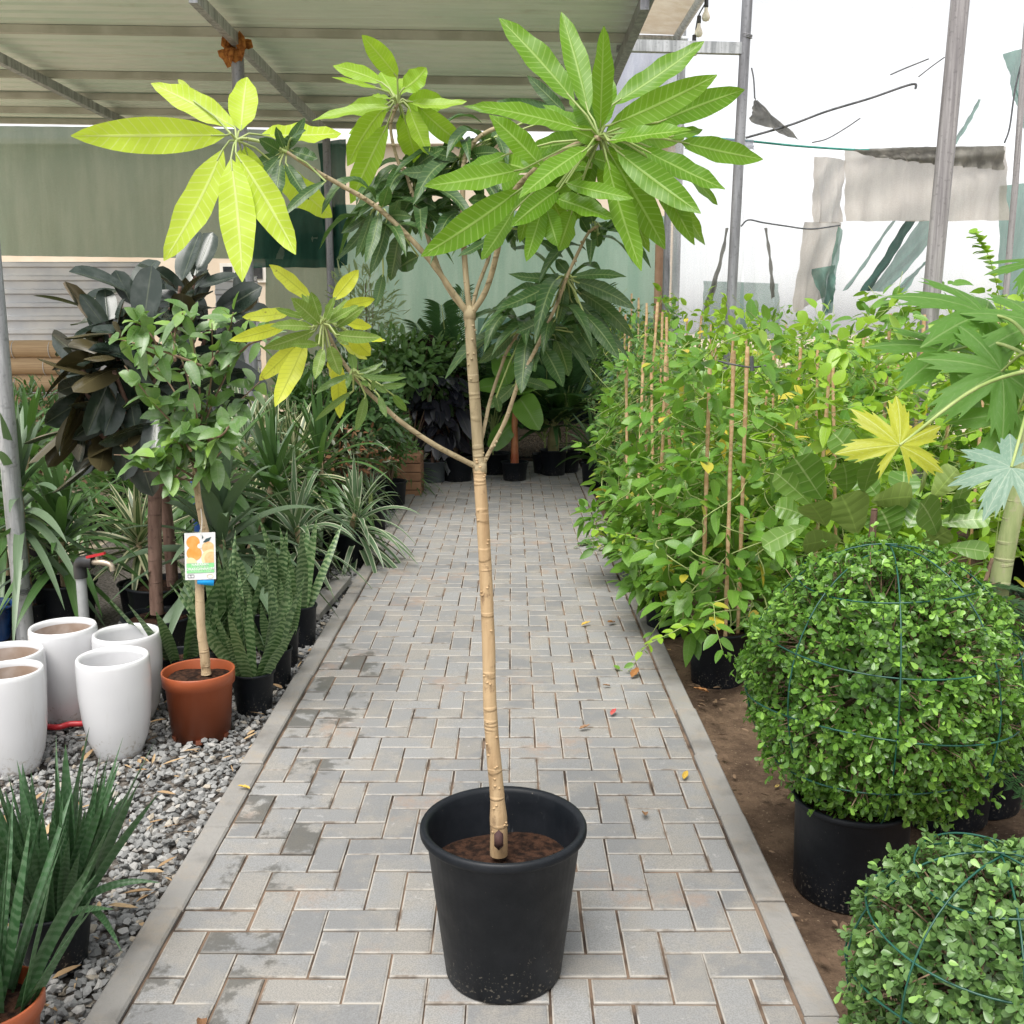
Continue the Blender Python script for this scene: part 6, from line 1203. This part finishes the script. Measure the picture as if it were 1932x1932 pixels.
# banana
c_, rt, rb, h = px_pot(971, 914, 877, 54, .78); c_ = (c_[0], c_[1], .002); Yb = c_[1]
root = thing('banana_plant', 'young banana plant with red stem and bright leaves at the path end', 'banana plant', c_); pot(root, c_, rt, rb, h)
b = MB(); tube(b, chain([(971, 880), (971, 840), (971, 800), (973, 760)], [Yb] * 4, 5), np.linspace(8, 5, 16) * mpp(971, 840, Yb), 12); part('stem', b, plain('banana_stem', (.30, .075, .03), (.40, .16, .07), .5, 6), root)
b = MB(); P = []; D = []; N = []; L = []; W = []; B = []
for (u0, v0, u1, v1, w_, dy, bb, nn) in ((958, 728, 938, 655, 46, -.1, (0, -.05, -.02), (.3, -1, .2)), (980, 752, 1018, 812, 52, -.35, (.1, 0, -.2), (-.3, -1, .6)), (972, 745, 900, 735, 40, -.1, (0, 0, -.2), (0, -.8, .8)), (975, 745, 1050, 730, 34, 0, (0, 0, -.18), (0, -.6, .9)), (968, 800, 925, 850, 40, -.1, (0, 0, -.1), (.3, -1, .2)), (975, 770, 945, 820, 30, .05, (0, 0, -.1), (.5, -1, 0))):
    p0, p1 = at(u0, v0, Yb), at(u1, v1, Yb + dy); d = np.array(tuple(p1 - p0)); l = np.linalg.norm(d); bb = np.array(bb) * l * 3; P.append(tuple(p0)); D.append(d - bb); L.append(np.linalg.norm(d - bb)); W.append(w_ * mpp(u0, v0, Yb)); N.append(nn); B.append(bb)
leaves(b, P, D, N, L, W, 'ellip', 14, B, fold=.15, c=3, wave=.03); part('foliage', b, BAN, root)
# palms and pots
def palm(label, u, vb, vr, wr, tops, L, nfr, mat, pairs=26, lw=.022, ll=.3, group='plants at the far end of the path', potmat=None, lean=None):
    c_, rt, rb, h = px_pot(u, vb, vr, wr, .8); c_ = (c_[0], c_[1], .002); root = thing('potted_palm', label, 'palm', c_, group); pot(root, c_, rt, rb, h, potmat)
    sb = MB(); fb = MB(); z0 = h - .03; P = []; D = []; N = []; LL = []
    for i in range(nfr):
        a = i * 2.4 + u; e = math.radians(random.uniform(35, 85)); d = np.array([math.cos(a) * math.cos(e), math.sin(a) * math.cos(e) * .6 - .1, math.sin(e)]); l = L * random.uniform(.75, 1.1); b0 = np.array([c_[0], c_[1], z0 + tops * random.uniform(.5, 1)])
        ts = np.linspace(0, 1, 14); Q = b0 + nz(d) * l * ts[:, None] + np.array([0, 0, -.45 * l * math.cos(e)]) * (ts ** 2)[:, None]; tube(sb, [np.array([c_[0], c_[1], z0])] + list(Q), np.linspace(.011, .003, 15), 5, cap=False)
        for j in range(pairs):
            t = .25 + .74 * j / pairs; k = t * 13; q = Q[int(k)] + (Q[min(13, int(k) + 1)] - Q[int(k)]) * (k % 1); tg = nz(Q[min(13, int(k) + 1)] - Q[int(k)] + 1e-6); s_ = nz(np.cross(tg, [0, 0, 1.]) + 1e-6)
            for sg in (-1, 1): P.append(q); D.append(nz(s_ * sg + tg * .7 + np.array([0, 0, .15]))); N.append(nz(np.cross(s_, tg) + [0, 0, .3])); LL.append(ll * (1 - .6 * abs(t - .5)) * random.uniform(.85, 1.1))
    LL = np.array(LL); leaves(fb, P, D, N, LL, lw, 'lance', 4, np.array([0, 0, -.22]) * LL[:, None], fold=.25, c=1)
    part('stems', sb, M['green_stem'], root); part('foliage', fb, mat, root)
palm('feathery palm left of the trunk against the back net', 848, 905, 868, 50, 1.05, .95, 9, PAL)
palm('dark palm in a big blue black pot behind the banana plant', 930, 902, 860, 72, .4, 1.0, 12, PAL)
palm('green palm in a black pot right of the banana plant', 1028, 900, 862, 52, .3, 1.0, 14, PAL, lw=.03)
palm('broad palm filling the far right corner of the path', 1068, 898, 858, 56, .5, 1.15, 14, PAL, lw=.034)
palm('tall palm behind the far right corner', 1120, 880, 845, 56, .8, 1.2, 12, PAL)
c_ = (at(1044, 880, 10.9).x, 10.9, .002); root = thing('bottle_palm', 'swollen bottle shaped palm stem in a black pot beside the far right pots', 'palm', c_); pot(root, c_, .15, .12, .27)
b = MB(); lathe(b, [(.03, .2), (.06, .26), (.065, .36), (.04, .5), (.03, .6), (0, .62)], 16, c_); part('trunk', b, plain('bottle_palm_bark', (.16, .15, .06), (.24, .22, .1), .8, 9), root); b = MB(); rosette(b, (c_[0], c_[1], .62), 26, .6, .05, lo=0, hi=80, droop=.5); part('foliage', b, PAL, root)
c_ = (at(1138, 900, 9.9).x - .05, 10.1, -.04); root = thing('strap_plant', 'broad strappy plant in a black pot at the far end of the right kerb', 'potted plant', c_, 'plants at the far end of the path'); pot(root, c_, .16, .13, .28); b = MB(); rosette(b, (c_[0], c_[1], .35), 34, .7, .07, lo=10, hi=80, droop=.5); part('foliage', b, DR, root)
